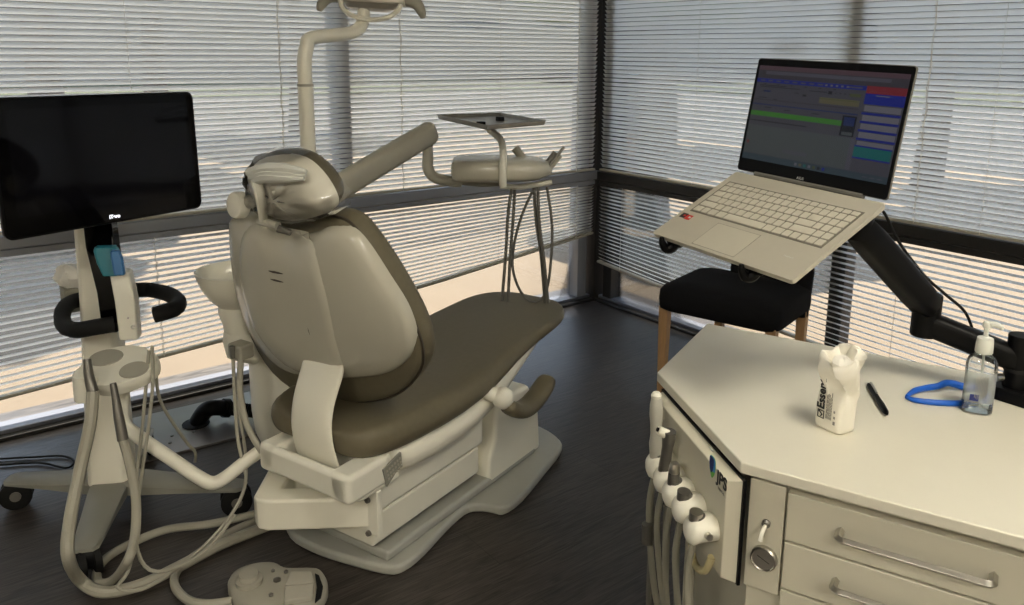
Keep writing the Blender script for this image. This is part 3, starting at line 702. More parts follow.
# column: grey cover in front, darker spine behind
fx = Vector((RT.x, RT.y, 0)).normalized(); fy = Vector((fwd.x, fwd.y, 0)).normalized()
yawc = Matrix.Rotation(R(10), 4, 'Z')
ux = yawc @ fx; uy = yawc @ fy
def col_ring(c, w, d, n=0): return [tuple(c+ux*a*w+uy*b*d) for a, b in ((-.75, -1), (.75, -1), (1, -.7), (1, .9), (.8, 1), (-.8, 1), (-1, .9), (-1, -.7))]
b0 = Vector((0, 0, .10)); DCOL = 2.50
def K(x, y, d): return at_d(x, y, d)-CC
b1 = K(100, 300, 2.50); b2 = K(92, 222, 2.47)
MB().loft([col_ring(b0, .060, .055), col_ring(b0.lerp(b1, .5), .056, .05), col_ring(b1, .05, .045), col_ring(b2, .045, .04)]).build('column', M['white'], cart, bevel=.006)
# monitor
mx, my, mz = Vector((.926, .377, -.011)).normalized(), Vector((-.377, .926, -.038)), Vector((-.004, .039, .999))
mz = (mz-mx*mz.dot(mx)).normalized(); my = mz.cross(mx)
mo = Vector((.183, 2.332, .925))-CC
W_, H_ = .590, .357
Tm = basis(mo+mx*W_/2+mz*H_/2, mx, mz, -my)      # local x right, y up, z toward the viewer
MB().loft([[(x*f, y*f2, z) for x, y in rrect(W_, H_, .022)] for z, f, f2 in ((-.040, .75, .7), (-.034, .93, .9), (-.016, .995, .995), (-.002, 1, 1), (0, .995, .992))], T=Tm).build('monitor', M['black'], cart, angle=50)
mon = cart.children[-1]
MB().loft([[(x, y, z) for x, y in rrect(W_-.012, H_-.012, .018)] for z in (.0, .0014)], T=Tm).build('screen_glass', M['gloss'], mon, angle=50)
MB().loft([[(x, .012+y, z) for x, y in rrect(W_-.07, H_-.085, .003)] for z in (.0012, .0018)], T=Tm).build('display', mat('display_dark', (.004, .004, .006), .08, spec=.2, noise=.1, nscale=4), mon, angle=50)
lp_ = Tm.inverted() @ (mo+Vector((0, 0, 0)))
text('logo', 'iTero', .0145, M['led'], mon, Tm @ Matrix.Translation((-.016, -H_/2+.014, .0020)), bold=.0005)
# neck: black plate between column and monitor
MB().loft([[tuple(p+ux*a*w+uy*b*.03) for a, b in ((-1, -1), (1, -1), (1, 1), (-1, 1))] for p, w in ((K(113, 330, 2.42), .022), (K(112, 290, 2.40), .034), (K(103, 245, 2.40), .040), (K(99, 212, 2.42), .040))]).build('neck', M['gloss'], cart, bevel=.006)
# white scanner holder on the right of the neck
MB().loft([[tuple(p+ux*a*w+uy*b*.024) for a, b in ((-1, -1), (1, -1), (1, 1), (-1, 1))] for p, w in ((K(131, 338, 2.36), .026), (K(127, 300, 2.35), .028), (K(121, 270, 2.36), .027))]).build('scanner_holder', M['white2'], cart, bevel=.007)
sh_ = cart.children[-1]
for x, y, r in ((133, 327, .006), (128, 318, .003)):
    MB().cyl(K(x, y, 2.325), K(x, y, 2.345), r, r, 12).build('button', M['dsteel'], sh_)
# two looped black grips
def loop(pts, nm='handle'):
    MB().tube([K(*p) for p in pts], .0235, 12, 5, flat=1.0).build(nm, M['rubber'], cart)
loop([(112, 296, 2.52), (92, 298, 2.55), (72, 302, 2.52), (63, 311, 2.45), (64, 325, 2.38), (76, 330, 2.33), (96, 327, 2.32), (114, 324, 2.34)])
loop([(136, 290, 2.50), (150, 290, 2.52), (168, 294, 2.48), (178, 301, 2.42), (176, 308, 2.36), (165, 312, 2.33), (154, 315, 2.32)])
# scanner wand in its sleeve, parked in the holder
sb = K(116, 275, 2.34)+CC
wand = thing('intraoral_scanner', 'teal and blue scanner sleeve parked on top of the cart column', 'scanner', sb)
iw = wand.matrix_basis.inverted()
def KW(x, y, d): return iw @ at_d(x, y, d)
def slabpx(c, w, dd, nm, mt, bev=.006):
    MB().loft([[tuple(p+ux*a*ww+uy*b*dd) for a, b in ((-1, -.6), (-.8, -1), (.8, -1), (1, -.6), (1, 1), (-1, 1))] for p, ww in c]).build(nm, M[mt], wand, bevel=bev)
slabpx([(KW(112, 275, 2.335), w_) for w_ in (.022,)]+[(KW(109, 262, 2.335), .031), (KW(106, 250, 2.335), .032), (KW(105, 246, 2.335), .026)], 0, .016, 'sleeve', 'teal')
slabpx([(KW(120, 275, 2.31), .014), (KW(117, 258, 2.31), .015), (KW(115, 250, 2.31), .011)], 0, .010, 'scanner_tip', 'blue2', .004)
# tissues behind the left grip
tbx = at_d(80, 296, 2.62)
tis = thing('tissue_box', 'small grey tissue box with a white tissue puffing out, behind the cart grip', 'tissue box', tbx)
MB().box((0, 0, .0), (.10, .10, .075)).build('box', M['khaki'], tis, bevel=.004)
rnd = random.Random(5)
tm_ = MB(); rings = []
for z, r in ((.03, .028), (.05, .042), (.07, .046), (.09, .036), (.105, .022), (.112, .006)):
    rings.append([(r*math.cos(a)*(1+.25*math.sin(3*a+z*60))+rnd.uniform(-.004, .004)-z*.25, r*math.sin(a)*(1+.2*math.sin(4*a))+rnd.uniform(-.004, .004), z) for a in [k*math.tau/18 for k in range(18)]])
tm_.loft(rings).build('tissue', M['tissue'], tis, angle=25)
MB().box((.03, .0, -.06), (.05, .04, .06)).build('bracket', M['black'], tis)

# ------------------------------------------------------------------ assistant holder on its elbow arm
DA = 2.24
tc = at_d(119, 368, DA)
asst = thing('assistant_holder', 'off-white instrument holder disc on a bent tube arm in front of the cart', 'instrument holder', Vector((tc.x, tc.y, .10)))
ia = asst.matrix_basis.inverted()
def A(x, y, d=DA): return ia @ at_d(x, y, d)
ac = ia @ tc
dx_ = Vector((RT.x, RT.y, .04)).normalized(); dy_ = Vector((fwd.x, fwd.y, .36)).normalized(); nz_ = dx_.cross(dy_).normalized()
def oval(f, z, w=.100, h=.085): return [tuple(ac+dx_*(w*f*math.cos(a)*(1+.10*math.cos(2*a)))+dy_*(h*f*math.sin(a))+nz_*z) for a in [k*math.tau/32 for k in range(32)]]
MB().loft([oval(.85, -.032), oval(.97, -.026), oval(1.0, -.010), oval(1.0, .004), oval(.96, .012), oval(.5, .013)]).build('holder_disc', M['white2'], asst, angle=50)
hd_ = asst.children[-1]
for (x, y, w, h) in ((106, 358, .046, .034), (134, 370, .038, .032)):
    dr_ = ray(x, y); p0_ = tc+nz_*.012; p = ia @ (CAMP+dr_*((p0_-CAMP).dot(nz_)/dr_.dot(nz_)))
    MB().loft([[tuple(p+dx_*w*f*math.cos(a)+dy_*h*f*math.sin(a)+nz_*z) for a in [k*math.tau/24 for k in range(24)]] for f, z in ((1.05, .0), (1, .003), (.7, .003))]).build('keypad', M['grey'], hd_)
p = A(84, 382, DA-.10)
MB().loft([[tuple(p+dx_*a*.026+dy_*b*.022+Vector((0, 0, z))) for a, b in rrect(2, 2, .7, 3)] for z in (-.045, -.04, .02, .026)]).build('clip', M['white2'], asst, bevel=.002)
MB().tube([A(100, 384, DA-.02), p], .018, 10, 0).build('clip_arm', M['white2'], asst)
at = [A(124, 380, DA+.02), A(122, 405, DA+.02), A(123, 422, DA+.01), A(135, 434, DA), A(170, 458, DA-.02), A(200, 478, DA-.03), A(213, 483, DA-.02), A(226, 477, DA), A(245, 462, DA+.02), A(270, 444, DA+.04)]
MB().tube(at, .0185, 14, 6).build('tube_arm', M['white2'], asst)
for k, pts in enumerate(([(152, 346, 2.24), (153, 380, 2.2), (148, 430, 2.18), (138, 500, 2.15), (130, 565, 2.05), (118, 588, 2.0), (150, 586, 2.02), (205, 545, 2.2), (240, 500, 2.27), (246, 460, 2.3), (237, 400, 2.33)],
                         [(149, 350, 2.24), (143, 420, 2.2), (134, 520, 2.12), (150, 570, 2.04), (200, 555, 2.14), (235, 515, 2.26)],
                         [(156, 360, 2.26), (160, 400, 2.32), (185, 440, 2.42), (195, 452, 2.46), (195, 462, 2.48)])):
    MB().tube([A(*q) for q in pts], .0048, 7, 6).build('cable', M['grey'], asst)

# ------------------------------------------------------------------ the two suction handpieces and their hoses
def hose_thing(name, label, tip, body, r, tipmat, nm, holder, group=None):
    b = at_d(*tip[0])
    t = thing(name, label, 'suction handpiece', Vector((b.x, b.y, b.z-.14)), 0, group)
    it = t.matrix_basis.inverted()
    MB().tube([it @ at_d(*q) for q in tip], nm, 12, 4).build('handpiece', M[tipmat], t)
    MB().tube([it @ q for q in body], r, 10, 7).build('hose', M['grey'], t)
    return t
def G(x, y, z): return at_z(x, y, z)
hose_thing('suction_handpiece', 'steel suction tip left of the holder disc, thick hose looping to the floor', [(87, 359, 2.12), (89, 376, 2.12), (93, 392, 2.12)],
           [at_d(93, 392, 2.12), at_d(90, 425, 2.10), at_d(80, 470, 2.08), at_d(70, 520, 2.03), at_d(68, 556, 1.99), G(80, 580, .045), G(103, 592, .017), G(140, 585, .016), G(180, 566, .016), G(220, 545, .016), G(262, 528, .016), G(300, 512, .016)], .0155, 'dsteel', [.010, .0125, .015], None)
hose_thing('suction_handpiece', 'steel suction tip in front of the holder disc, hose doubling back on the floor', [(113, 383, 2.10), (116, 400, 2.10), (119, 418, 2.10), (123, 440, 2.10)],
           [at_d(123, 440, 2.10), at_d(130, 465, 2.10), at_d(136, 500, 2.09), at_d(135, 535, 2.07), at_d(128, 560, 2.02), G(113, 580, .03), G(98, 582, .016), G(100, 565, .016), G(122, 548, .016), G(165, 530, .016), G(210, 524, .016), G(255, 514, .016), G(290, 505, .016)], .0120, 'dsteel', [.008, .010, .013, .014], None)

# ------------------------------------------------------------------ foot control
fc = at_z(272, 590, 0)
foot = thing('foot_control', 'pale grey dental foot control with a round button on the floor', 'foot pedal', fc)
ff = foot.matrix_basis.inverted()
def Fz(x, y, z): return ff @ at_z(x, y, z)
bo_ = smooth_poly([tuple((Fz(x, y, .02)).xy) for x, y in ((228, 590), (230, 580), (240, 572), (258, 567), (274, 567), (284, 572), (297, 573), (318, 573), (326, 580), (328, 592), (322, 603), (305, 610), (280, 613), (255, 612), (236, 605))], 3)
bc_ = (sum(p[0] for p in bo_)/len(bo_), sum(p[1] for p in bo_)/len(bo_))
MB().loft([[(bc_[0]+(x-bc_[0])*f, bc_[1]+(y-bc_[1])*f, z) for x, y in bo_] for f, z in ((.97, .0), (1.0, .008), (1.0, .026), (.96, .036), (.85, .041), (.3, .042))]).build('pedal_base', M['pedal'], foot, angle=50)
pb_ = Fz(249, 580, .048)
MB().lathe([(.034, -.012), (.034, .004), (.031, .006), (.026, .006), (.026, .016), (.024, .019), (.0, .020)], 28, Matrix.Translation(pb_)).build('round_button', M['pedal'], foot)
for k in range(2):
    q = [Fz(x, y, .048) for x, y in (((291, 573), (312, 573), (314, 584), (285, 587)), ((285, 588), (314, 585), (312, 598), (284, 603)))[k]]
    MB().loft([[tuple(p+Vector((0, 0, z))) for p in q] for z in (-.008, .006)]).build('pedal_plate', M['pedal2'], foot, bevel=.003)
sl = [Fz(x, y, .043) for x, y in ((315, 574), (319, 576), (323, 587), (321, 597), (315, 602), (317, 588))]
MB().loft([[tuple(p+Vector((0, 0, z))) for p in sl] for z in (-.004, .0025)]).build('slot', M['rubber'], foot)  # dark polygon on the base, painting the shade inside an opening
for x, y, r in ((277, 580, .010), (271, 595, .006), (273, 571, .005), (286, 572, .006)):
    MB().lathe([(r, -.004), (r, .003), (r*.6, .005), (0, .005)], 12, Matrix.Translation(Fz(x, y, .043))).build('screw', M['dsteel'], foot)
MB().tube([Fz(232, 601, .014), Fz(208, 604, .012), Fz(188, 600, .012), Fz(175, 586, .012), Fz(178, 570, .012), Fz(200, 552, .012), Fz(235, 530, .012), Fz(280, 512, .012)], .0115, 10, 7).build('cord', M['grey'], foot)

# ------------------------------------------------------------------ by the window: hatch, drain pipe, black cable
hp_ = [at_z(145, 463, 0), at_z(300, 423, 0)]
d = (hp_[1]-hp_[0]).normalized(); nn_ = Vector((-d.y, d.x, 0))
if nn_.y < 0: nn_ = -nn_
hat = [hp_[0], hp_[1]+d*.12, hp_[1]+d*.12+nn_*.38, hp_[0]+nn_*.38]
cc_ = sum(hat, Vector())/4
hm = MB(); hm.prism([tuple((p-cc_).xy) for p in hat], .0, .010)
h = hm.build('floor_hatch', M['cover'], None, bevel=.002); h.location = cc_; tag(h, 'scuffed metal floor hatch by the left window, under the black drain pipe', 'floor hatch')
for x, y in ((150, 460), (172, 436), (170, 443), (194, 432)):
    q = at_z(x, y, .010); sc = MB().lathe([(.006, .0), (.006, .0025), (.003, .003), (0, .003)], 10, Matrix.Translation(q-cc_+Vector((0, 0, .0)))).build('screw', M['dsteel'], h)
pp0 = at_z(196, 424, .01)
pipe = thing('drain_pipe', 'black corrugated drain pipe bending up out of the floor hatch', 'pipe', pp0)
ip = pipe.matrix_basis.inverted()
q = [Vector((0, 0, .0)), Vector((.03, -.012, .045)), ip @ at_z(212, 408, .075), ip @ at_z(226, 408, .06)]
MB().tube([q[0], q[1], q[2], q[3]], [.030, .032, .030, .029], 14, 5).build('elbow', M['black'], pipe)
MB().tube([q[3]-(q[3]-q[2]).normalized()*.012, q[3]+(q[3]-q[2]).normalized()*.012], .036, 14, 0).build('collar', M['black'], pipe)
MB().lathe([(.05, 0), (.05, .004), (.035, .006)], 18).build('flange', M['rubber'], pipe)
e_ = ip @ at_z(262, 412, .06); n_ = 34
MB().tube([q[3].lerp(e_, k/n_) for k in range(n_+1)], [.026 if k % 2 else .022 for k in range(n_+1)], 12, 0).build('corrugated_hose', M['rubber'], pipe)
cb = [at_z(x, y, .006) for x, y in ((-30, 462), (0, 459), (35, 457), (62, 456), (74, 461), (66, 468), (40, 463), (0, 465), (-30, 468))]
o = MB().tube([p-cb[3] for p in cb], .0036, 8, 6).build('power_cable', M['rubber']); o.location = cb[3]; tag(o, 'black cable looped on the floor beneath the left window', 'cable')

# ------------------------------------------------------------------ black chair
s1 = at_z(776, 333, .395); ex = Vector((.258, -.966, 0)); ey = Vector((.966, .258, 0)); wv = .49
mid = s1-ex*wv/2+ey*.20; mid.z = 0
bch = thing('side_chair', 'black upholstered chair with pale wooden legs behind the white cabinet', 'chair', mid)
bch.rotation_euler = (0, 0, math.atan2(ex.y, ex.x)); bpy.context.view_layer.update()
w2_ = wv/2+.005
flip = 1 if (Matrix.Rotation(bch.rotation_euler.z, 3, 'Z') @ Vector((0, 1, 0))).dot(ey) > 0 else -1
rings = []
for z, f in ((.385, .93), (.395, 1), (.43, 1.01), (.465, 1.0), (.482, .95), (.488, .8), (.489, .4)):
    rings.append([(x*f, y*f*flip, z+(.008 if f < .9 else 0)) for x, y in rrect(w2_*2, .41, .05)])
MB().loft(rings).build('seat', M['fabric'], bch, angle=70)
bq = []
for z, yo, hw in ((.36, .170, .165), (.46, .178, .170), (.54, .186, .172), (.59, .192, .165), (.612, .195, .15), (.618, .196, .12)):
    bq.append([(x+.075, flip*(yo+y), z) for x, y in rrect(hw*2, .07, .03)])
MB().loft(bq).build('backrest', M['fabric'], bch, angle=70)
for sx, sy in ((-1, -1), (1, -1), (-1, 1), (1, 1)):
    x, y = sx*(w2_-.03)+(.09 if sx < 0 and sy > 0 else 0), sy*.172*flip
    MB().loft([[(x+a*t-sx*0, y+b*t, z) for a, b in ((-1, -1), (1, -1), (1, 1), (-1, 1))] for z, t in ((0, .014), (.40, .020))]).build('leg', M['wood'], bch, bevel=.003)
# ------------------------------------------------------------------ cabinet with worktop
DK = Frame(1.001, .715, -68.8)
HT = .768
droot = (1.001, .715, 0)
top = MB().prism([(0, 0), (1.25, 0), (1.25, .625), (-.262, .625), (-.250, .276)], HT-.020, HT).build('worktop', M['top'], None, bevel=.003, seg=2)
top.location = droot; top.rotation_euler = (0, 0, R(-68.8)); tag(top, 'cream worktop with a cut corner, carrying the laptop arm and tissue pouch', 'worktop')
cab = thing('dental_cabinet', 'cream drawer cabinet with the slanted control panel, under the worktop', 'cabinet', droot, R(-68.8))
N_ = Vector((-.741, -.672, 0)); C_ = Vector((.672, -.741, 0)); LV = Vector((-.25, .276, 0))
def chm(a, o, z): v = LV+C_*a+N_*o; return (v.x, v.y, z)
body = [(.014, .030), (1.22, .030), (1.22, .60), (-.20, .60), (-.19, .33), (.014, .10)]
MB().prism(body, .09, HT-.0205).build('carcass', M['lami'], cab, bevel=.002)
MB().prism([(.06, .08), (1.2, .08), (1.2, .55), (-.18, .55), (-.18, .30)], 0, .09).build('plinth', M['black'], cab)
# gauge panel
MB().box((.041, .022, .642), (.056, .014, .190)).build('gauge_panel', M['lami'], cab, bevel=.0015)
gp = cab.children[-1]
g = DK.y(764, 558, .012)
Tg = Matrix.Translation((g.x, .015, g.z)) @ Matrix.Rotation(R(90), 4, 'X')
MB().lathe([(.021, -.002), (.021, .008), (.019, .010), (.0175, .008)], 28, Tg).build('gauge_rim', M['chrome'], gp)
MB().lathe([(.0178, .0), (.0178, .0072), (0, .0074)], 28, Tg).build('gauge_face', M['grey'], gp)
ti = MB()
for k in range(11):
    a = R(225-27*k); T2 = Tg @ Matrix.Translation((.0145*math.cos(a), .0145*math.sin(a), .0077)) @ Matrix.Rotation(a, 4, 'Z'); ti.box((0, 0, 0), (.003, .0008, .0004), T2)
ti.box((0, 0, 0), (.022, .0012, .0005), Tg @ Matrix.Translation((0, 0, .0079)) @ Matrix.Rotation(R(155), 4, 'Z'))
ti.build('gauge_needle', M['black'], gp)
sw = DK.y(766, 524, .012)
MB().lathe([(.007, 0), (.007, .004), (.004, .006), (.004, .008)], 16, Matrix.Translation((sw.x, .015, sw.z)) @ Matrix.Rotation(R(90), 4, 'X')).build('switch_collar', M['dsteel'], gp)
MB().tube([(sw.x, .012, sw.z), (sw.x-.001, -.006, sw.z-.006), (sw.x-.002, -.010, sw.z-.018)], [.0028, .0032, .0038], 10, 4).build('toggle', M['white2'], gp)
# drawers with bow handles
zt = .732
MB().box((.253, .030, .7395), (.362, .010, .010)).build('drawer_rail', M['lami'], cab, bevel=.001)
for k in range(7):
    z1 = zt-.0845*k; z0 = z1-.081
    MB().box((.2535, .020, (z0+z1)/2), (.361, .018, z1-z0)).build('drawer', M['lami'], cab, bevel=.0018)
    dr = cab.children[-1]; zc = z1-.037
    MB().tube([(.153, .014, zc), (.153, -.006, zc), (.1535, -.013, zc), (.160, -.0165, zc), (.172, -.017, zc), (.253, -.017, zc), (.334, -.017, zc), (.346, -.0165, zc), (.3525, -.013, zc), (.353, -.006, zc), (.353, .014, zc)], .0062, 4, 3, up=(0, .7, .7)).build('handle', M['chrome'], dr, bevel=.0012)
    if True:
        MB().box((.82, .020, z0+.0405), (.74, .018, z1-z0)).build('drawer', M['lami'], cab, bevel=.0018)
# slanted control panel with the maker's mark
pm = MB(); pm.loft([[chm(.035, .000, .560), chm(.385, .000, .560), chm(.372, .022, .565), chm(.048, .022, .565)], [chm(.035, .0, .742), chm(.385, .0, .742), chm(.372, .022, .737), chm(.048, .022, .737)]])
pm.build('control_panel', M['lami'], cab, bevel=.002)
pan = cab.children[-1]
MB().prism([chm(.03, -.004, 0)[:2], chm(.389, -.004, 0)[:2], chm(.389, .001, 0)[:2], chm(.03, .001, 0)[:2]], .560, .745).build('panel_gap_shade', M['black'], cab)  # solid black strip standing in for the shade in the panel's gap
Tp = basis(chm(0, .0225, 0), C_, (0, 0, 1), N_)     # x along the panel, y up, z out
def pp(x, y):
    q = DK.plane(x, y, N_, chm(0, .0225, 0)); v = q-Vector(chm(0, .0225, 0)); return (v.dot(C_), q.z)
lx, lz = pp(722.5, 473); 
text('lettering', 'JPS', .030, M['print'], pan, Tp @ Matrix.Translation((pp(716.8, 476)[0], pp(716.8, 476)[1]-.008, 0)), .0003, .0007)
text('small_lettering', 'DENTAL', .0062, M['gprint'], pan, Tp @ Matrix.Translation((pp(717.5, 476)[0]+.004, pp(717.5, 476)[1]-.020, 0)), .0003)
gx, gz = pp(712.5, 467)
def sh_pts(s): return [(gx+a*s, gz+b*s) for a, b in ((-.010, .016), (0, .019), (.010, .016), (.011, .002), (.008, -.010), (0, -.019), (-.008, -.010), (-.011, .002))]
for nm, f, mt, z in (('badge_edge', 1.0, 'green', .0004), ('badge_edge', .98, 'lblue', .0006), ('badge', .72, 'navy', .0008)):
    pts = smooth_poly(sh_pts(f), 3)
    if nm == 'badge_edge' and mt == 'lblue': pts = [(x, max(y, gz-.006)) for x, y in pts]
    if mt == 'navy': pts = [(x-.003, y+.003) for x, y in pts]
    b = MB(); b.loft([[(x, y, zz) for x, y in pts] for zz in (0, z)], T=Tp); b.build(nm, M[mt], pan, smooth=False)
rd, rz_ = pp(711.5, 449)
MB().loft([[(rd+a*.007, rz_+b*.0025, z) for a, b in rrect(2, 2, .9, 3)] for z in (0, .001)], T=Tp).build('vent_mark', M['pale'], pan)
# five instrument holders along the panel's lower edge
hold = [(653, 466), (661, 480), (670, 494), (680, 509), (692, 530)]
HO = []
rail0, rail1 = chm(.05, .03, .60), chm(.36, .03, .60)
for i, (x, y) in enumerate(hold):
    q = DK.plane(x, y, N_, chm(0, .0225+.038, 0)); a_ = (q-LV).dot(C_)
    # scooped cup sticking out of the panel
    zc = q.z; oc = .0225+.038
    HO.append((a_, oc, zc))
    cupm = MB(); rings = []
    for t, r, zz in ((0, .022, .0), (.2, .025, .004), (.55, .026, .004), (.8, .025, .0), (.93, .019, -.002), (1.0, .008, -.003)):
        o = .018+t*(oc+.012-.018)
        rings.append([chm(a_+r*math.cos(R(b)), o, zc+zz+r*.92*math.sin(R(b))) for b in range(0, 360, 20)])
    cupm.loft(rings).build('instrument_holder', M['white2'], cab, angle=60)
    ho = cab.children[-1]
    v0 = chm(a_, oc-.010, zc+.012); v1 = chm(a_, oc-.008, zc+.0265)
    MB().tube([v0, v1], .0125, 16, 0).build('socket', M['dgrey'], ho)
a_, oc, zc = HO[4]
MB().tube([chm(a_+.020, .045, zc+.004), chm(a_+.034, .045, zc+.006)], .006, 12, 0).build('lock_pin', M['chrome'], cab)
MB().tube([chm(.345, .026, .585), chm(.335, .030, .555), chm(.31, .032, .540), chm(.285, .032, .545), chm(.272, .030, .575)], .0065, 10, 6).build('drain_tube', M['yellow'], cab)
# the instruments, each with the hose it hangs on
def instr(i, name, label, parts, lean, hosemat='hose', hr=.006):
    a_, oc, zc = HO[i]
    base = DK.wor(chm(a_, oc-.005, zc+.02))
    t = thing(name, label, 'dental instrument', base, R(-68.8), 'instruments on the cabinet panel' if False else None)
    up = Vector((C_.x*lean[0]+N_.x*lean[1], C_.y*lean[0]+N_.y*lean[1], 1)).normalized()
    for nm, s0, s1, rr, mt in parts:
        n = len(rr); MB().tube([up*(s0+(s1-s0)*k/(n-1)) for k in range(n)], rr, 14, 4).build(nm, M[mt], t)
    j = .012*math.sin(i*2.3)
    o = Vector(chm(a_, oc-.005, zc+.02)); z0 = o.z
    def H(a, out, z): return Vector(chm(a, out, z))-o
    pts = [H(a_, oc-.005, zc-.015), H(a_-.004, oc+.002, z0-.12), H(a_+.01+j, oc-.012, z0-.28), H(a_+.02-j, oc-.05, z0-.44), H(a_+.03, .035, z0-.52), H(a_+.03, .03, .12-.02), H(a_+.02, .02, .10)]
    MB().tube(pts, hr, 8, 6).build('hose', M[hosemat], t)
    return t
instr(0, 'air_syringe', 'tall off-white syringe handle standing in the holder nearest the black chair', [('body', -.012, .118, [.011, .012, .013, .0105, .011, .0125, .012, .008], 'handle'), ('cap', .112, .124, [.009, .010, .006], 'white2')], (-.05, .02), 'hose', .0065)
instr(1, 'curing_handpiece', 'bent steel handpiece with a white nose, second holder from the black chair', [('body', -.012, .055, [.0105, .011, .010, .010], 'dsteel'), ('head', .050, .082, [.010, .012, .0115], 'dsteel')], (.16, -.02))
t1 = bpy.data.objects['curing_handpiece']
MB().tube([Vector(C_)*.010+Vector((0, 0, .072)), Vector(C_)*.008+N_*.018+Vector((0, 0, .083))], [.010, .0075], 12, 0).build('nose', M['white2'], t1)
MB().tube([Vector(C_)*.008+N_*.0175+Vector((0, 0, .0828)), Vector(C_)*.008+N_*.020+Vector((0, 0, .0838))], [.004, .004], 10, 0).build('nozzle', M['black'], t1)
instr(2, 'air_motor', 'short steel motor tip with a knurled collar, standing in the middle holder', [('body', -.012, .022, [.010, .0105, .010], 'dsteel'), ('collar', .018, .040, [.0085, .0095, .0095, .0075], 'chrome')], (.05, 0))
instr(3, 'hose_connector', 'empty steel hose connector in the fourth holder from the black chair', [('body', -.012, .014, [.010, .0115, .0115], 'dsteel')], (.08, 0))
instr(4, 'hose_connector', 'empty steel hose connector in the front holder, beside the locking pin', [('body', -.012, .014, [.010, .0115, .0115], 'chrome')], (.1, 0))
for i, (a, o, r) in enumerate(((.10, .02, .006), (.17, .016, .007), (.215, .012, .0055), (.28, .012, .0065))):
    pts = [chm(a, o+.02, .575), chm(a+.004, o+.018, .45), chm(a-.006+.006*i, o+.012, .28), chm(a+.004, o+.008, .12), chm(a, o, .10)]
    MB().tube(pts, r, 8, 6).build('supply_hose', M['hose' if i % 2 else 'dgrey'], cab)
q = HO[0]
b = bpy.data.objects['air_syringe']
MB().tube([(-.006, -.012, -.135), (-.006, -.010, -.175)], .011, 10, 0).build('hose_clamp', M['dsteel'], b)

# ------------------------------------------------------------------ laptop on its arm
lo = Vector((1.195, 1.103, 1.043))
lx_ = Vector((-.125, -.992, -.028)).normalized(); ly_ = Vector((.885, -.124, .448)); ly_ = (ly_-lx_*ly_.dot(lx_)).normalized(); lz_ = lx_.cross(ly_)
LW, LD = .36, .247
lap = thing_m('laptop', 'open silver laptop tilted on the black arm above the cabinet', 'laptop', basis(lo+lx_*LW/2+ly_*LD/2, lx_, ly_, lz_))
MB().loft([[(x*f, y*f, z) for x, y in rrect(LW, LD, .006)] for z, f in ((-.012, .975), (-.009, .995), (-.003, 1), (0, .999))]).build('base', M['alum'], lap, angle=40)
lb = lap.children[-1]
KX, KY, KW_, KH = 0, .028, .322, .112
MB().box((KX, KY, .0002), (KW_+.006, KH+.006, .0008)).build('keyboard', mat('keyboard_well', (.15, .14, .115), .55, noise=.05, nscale=60), lap, bevel=.0003)
kbd = lap.children[-1]
kmesh = {}
def key(x, y, w, h):
    kk = (round(w, 4), round(h, 4))
    if kk not in kmesh:
        m_ = MB(); m_.loft([[(a, b, z) for a, b in rrect(w*f, h*f, .0015, 2)] for z, f in ((0, 1), (.0010, 1), (.0014, .95))]); o = m_.build('key', M['key'], kbd, angle=30); kmesh[kk] = o
    else:
        o = kmesh[kk].copy(); COL.objects.link(o); o.parent = kbd
    o.location = (x, y, .0006)
rows = [[1]*18, [1]*18, [1.5]+[1]*12+[1.5]+[1]*3, [1.75]+[1]*11+[2.25]+[1]*3, [2.25]+[1]*10+[2.75]+[1]*2, [1.25, 1, 1.25, 1.25, 5.5, 1.25, 1.25, 1]+[1]*4]
yk = KY+KH/2
for r_, row in enumerate(rows):
    h = .0135 if r_ == 0 else .0197
    tot = sum(row); u_ = KW_/tot; x = KX-KW_/2
    for wk in row:
        key(x+wk*u_/2, yk-h/2, wk*u_-.0028, h-.0028); x += wk*u_
    yk -= h
MB().loft([[(-.016+a, -.079+b, z) for a, b in rrect(.108, .072, .003, 3)] for z in (-.0002, .0004)]).build('touchpad', mat('touchpad_silver', (.60, .57, .475), .35, metal=.3, noise=.02, nscale=60), lap)
fr_ = MB()
for cx, cy, w, h in ((-.016, -.0425, .110, .0010), (-.016, -.1155, .110, .0010), (-.0705, -.079, .0010, .074), (.0385, -.079, .0010, .074)): fr_.box((cx, cy, .0003), (w, h, .0005))
fr_.build('touchpad_rim', mat('touchpad_rim', (.33, .31, .25), .4, noise=.03, nscale=60), lap)
for k, (x, mt) in enumerate(((-.163, 'print'), (-.147, 'red'))):
    MB().box((x, -.049-.002*k, .0003), (.015, .015, .0006)).build('sticker', M[mt], lap, bevel=.0001)
    st = lap.children[-1]
    MB().box((x+.003, -.049-.002*k, .0007), (.006, .005, .0003)).build('sticker_mark', M['red' if k == 0 else 'pale'], st)
text('lettering', 'VivoBook', .0055, M['pale'], lap, Matrix.Translation((.118, -.075, .0002)), .0001)
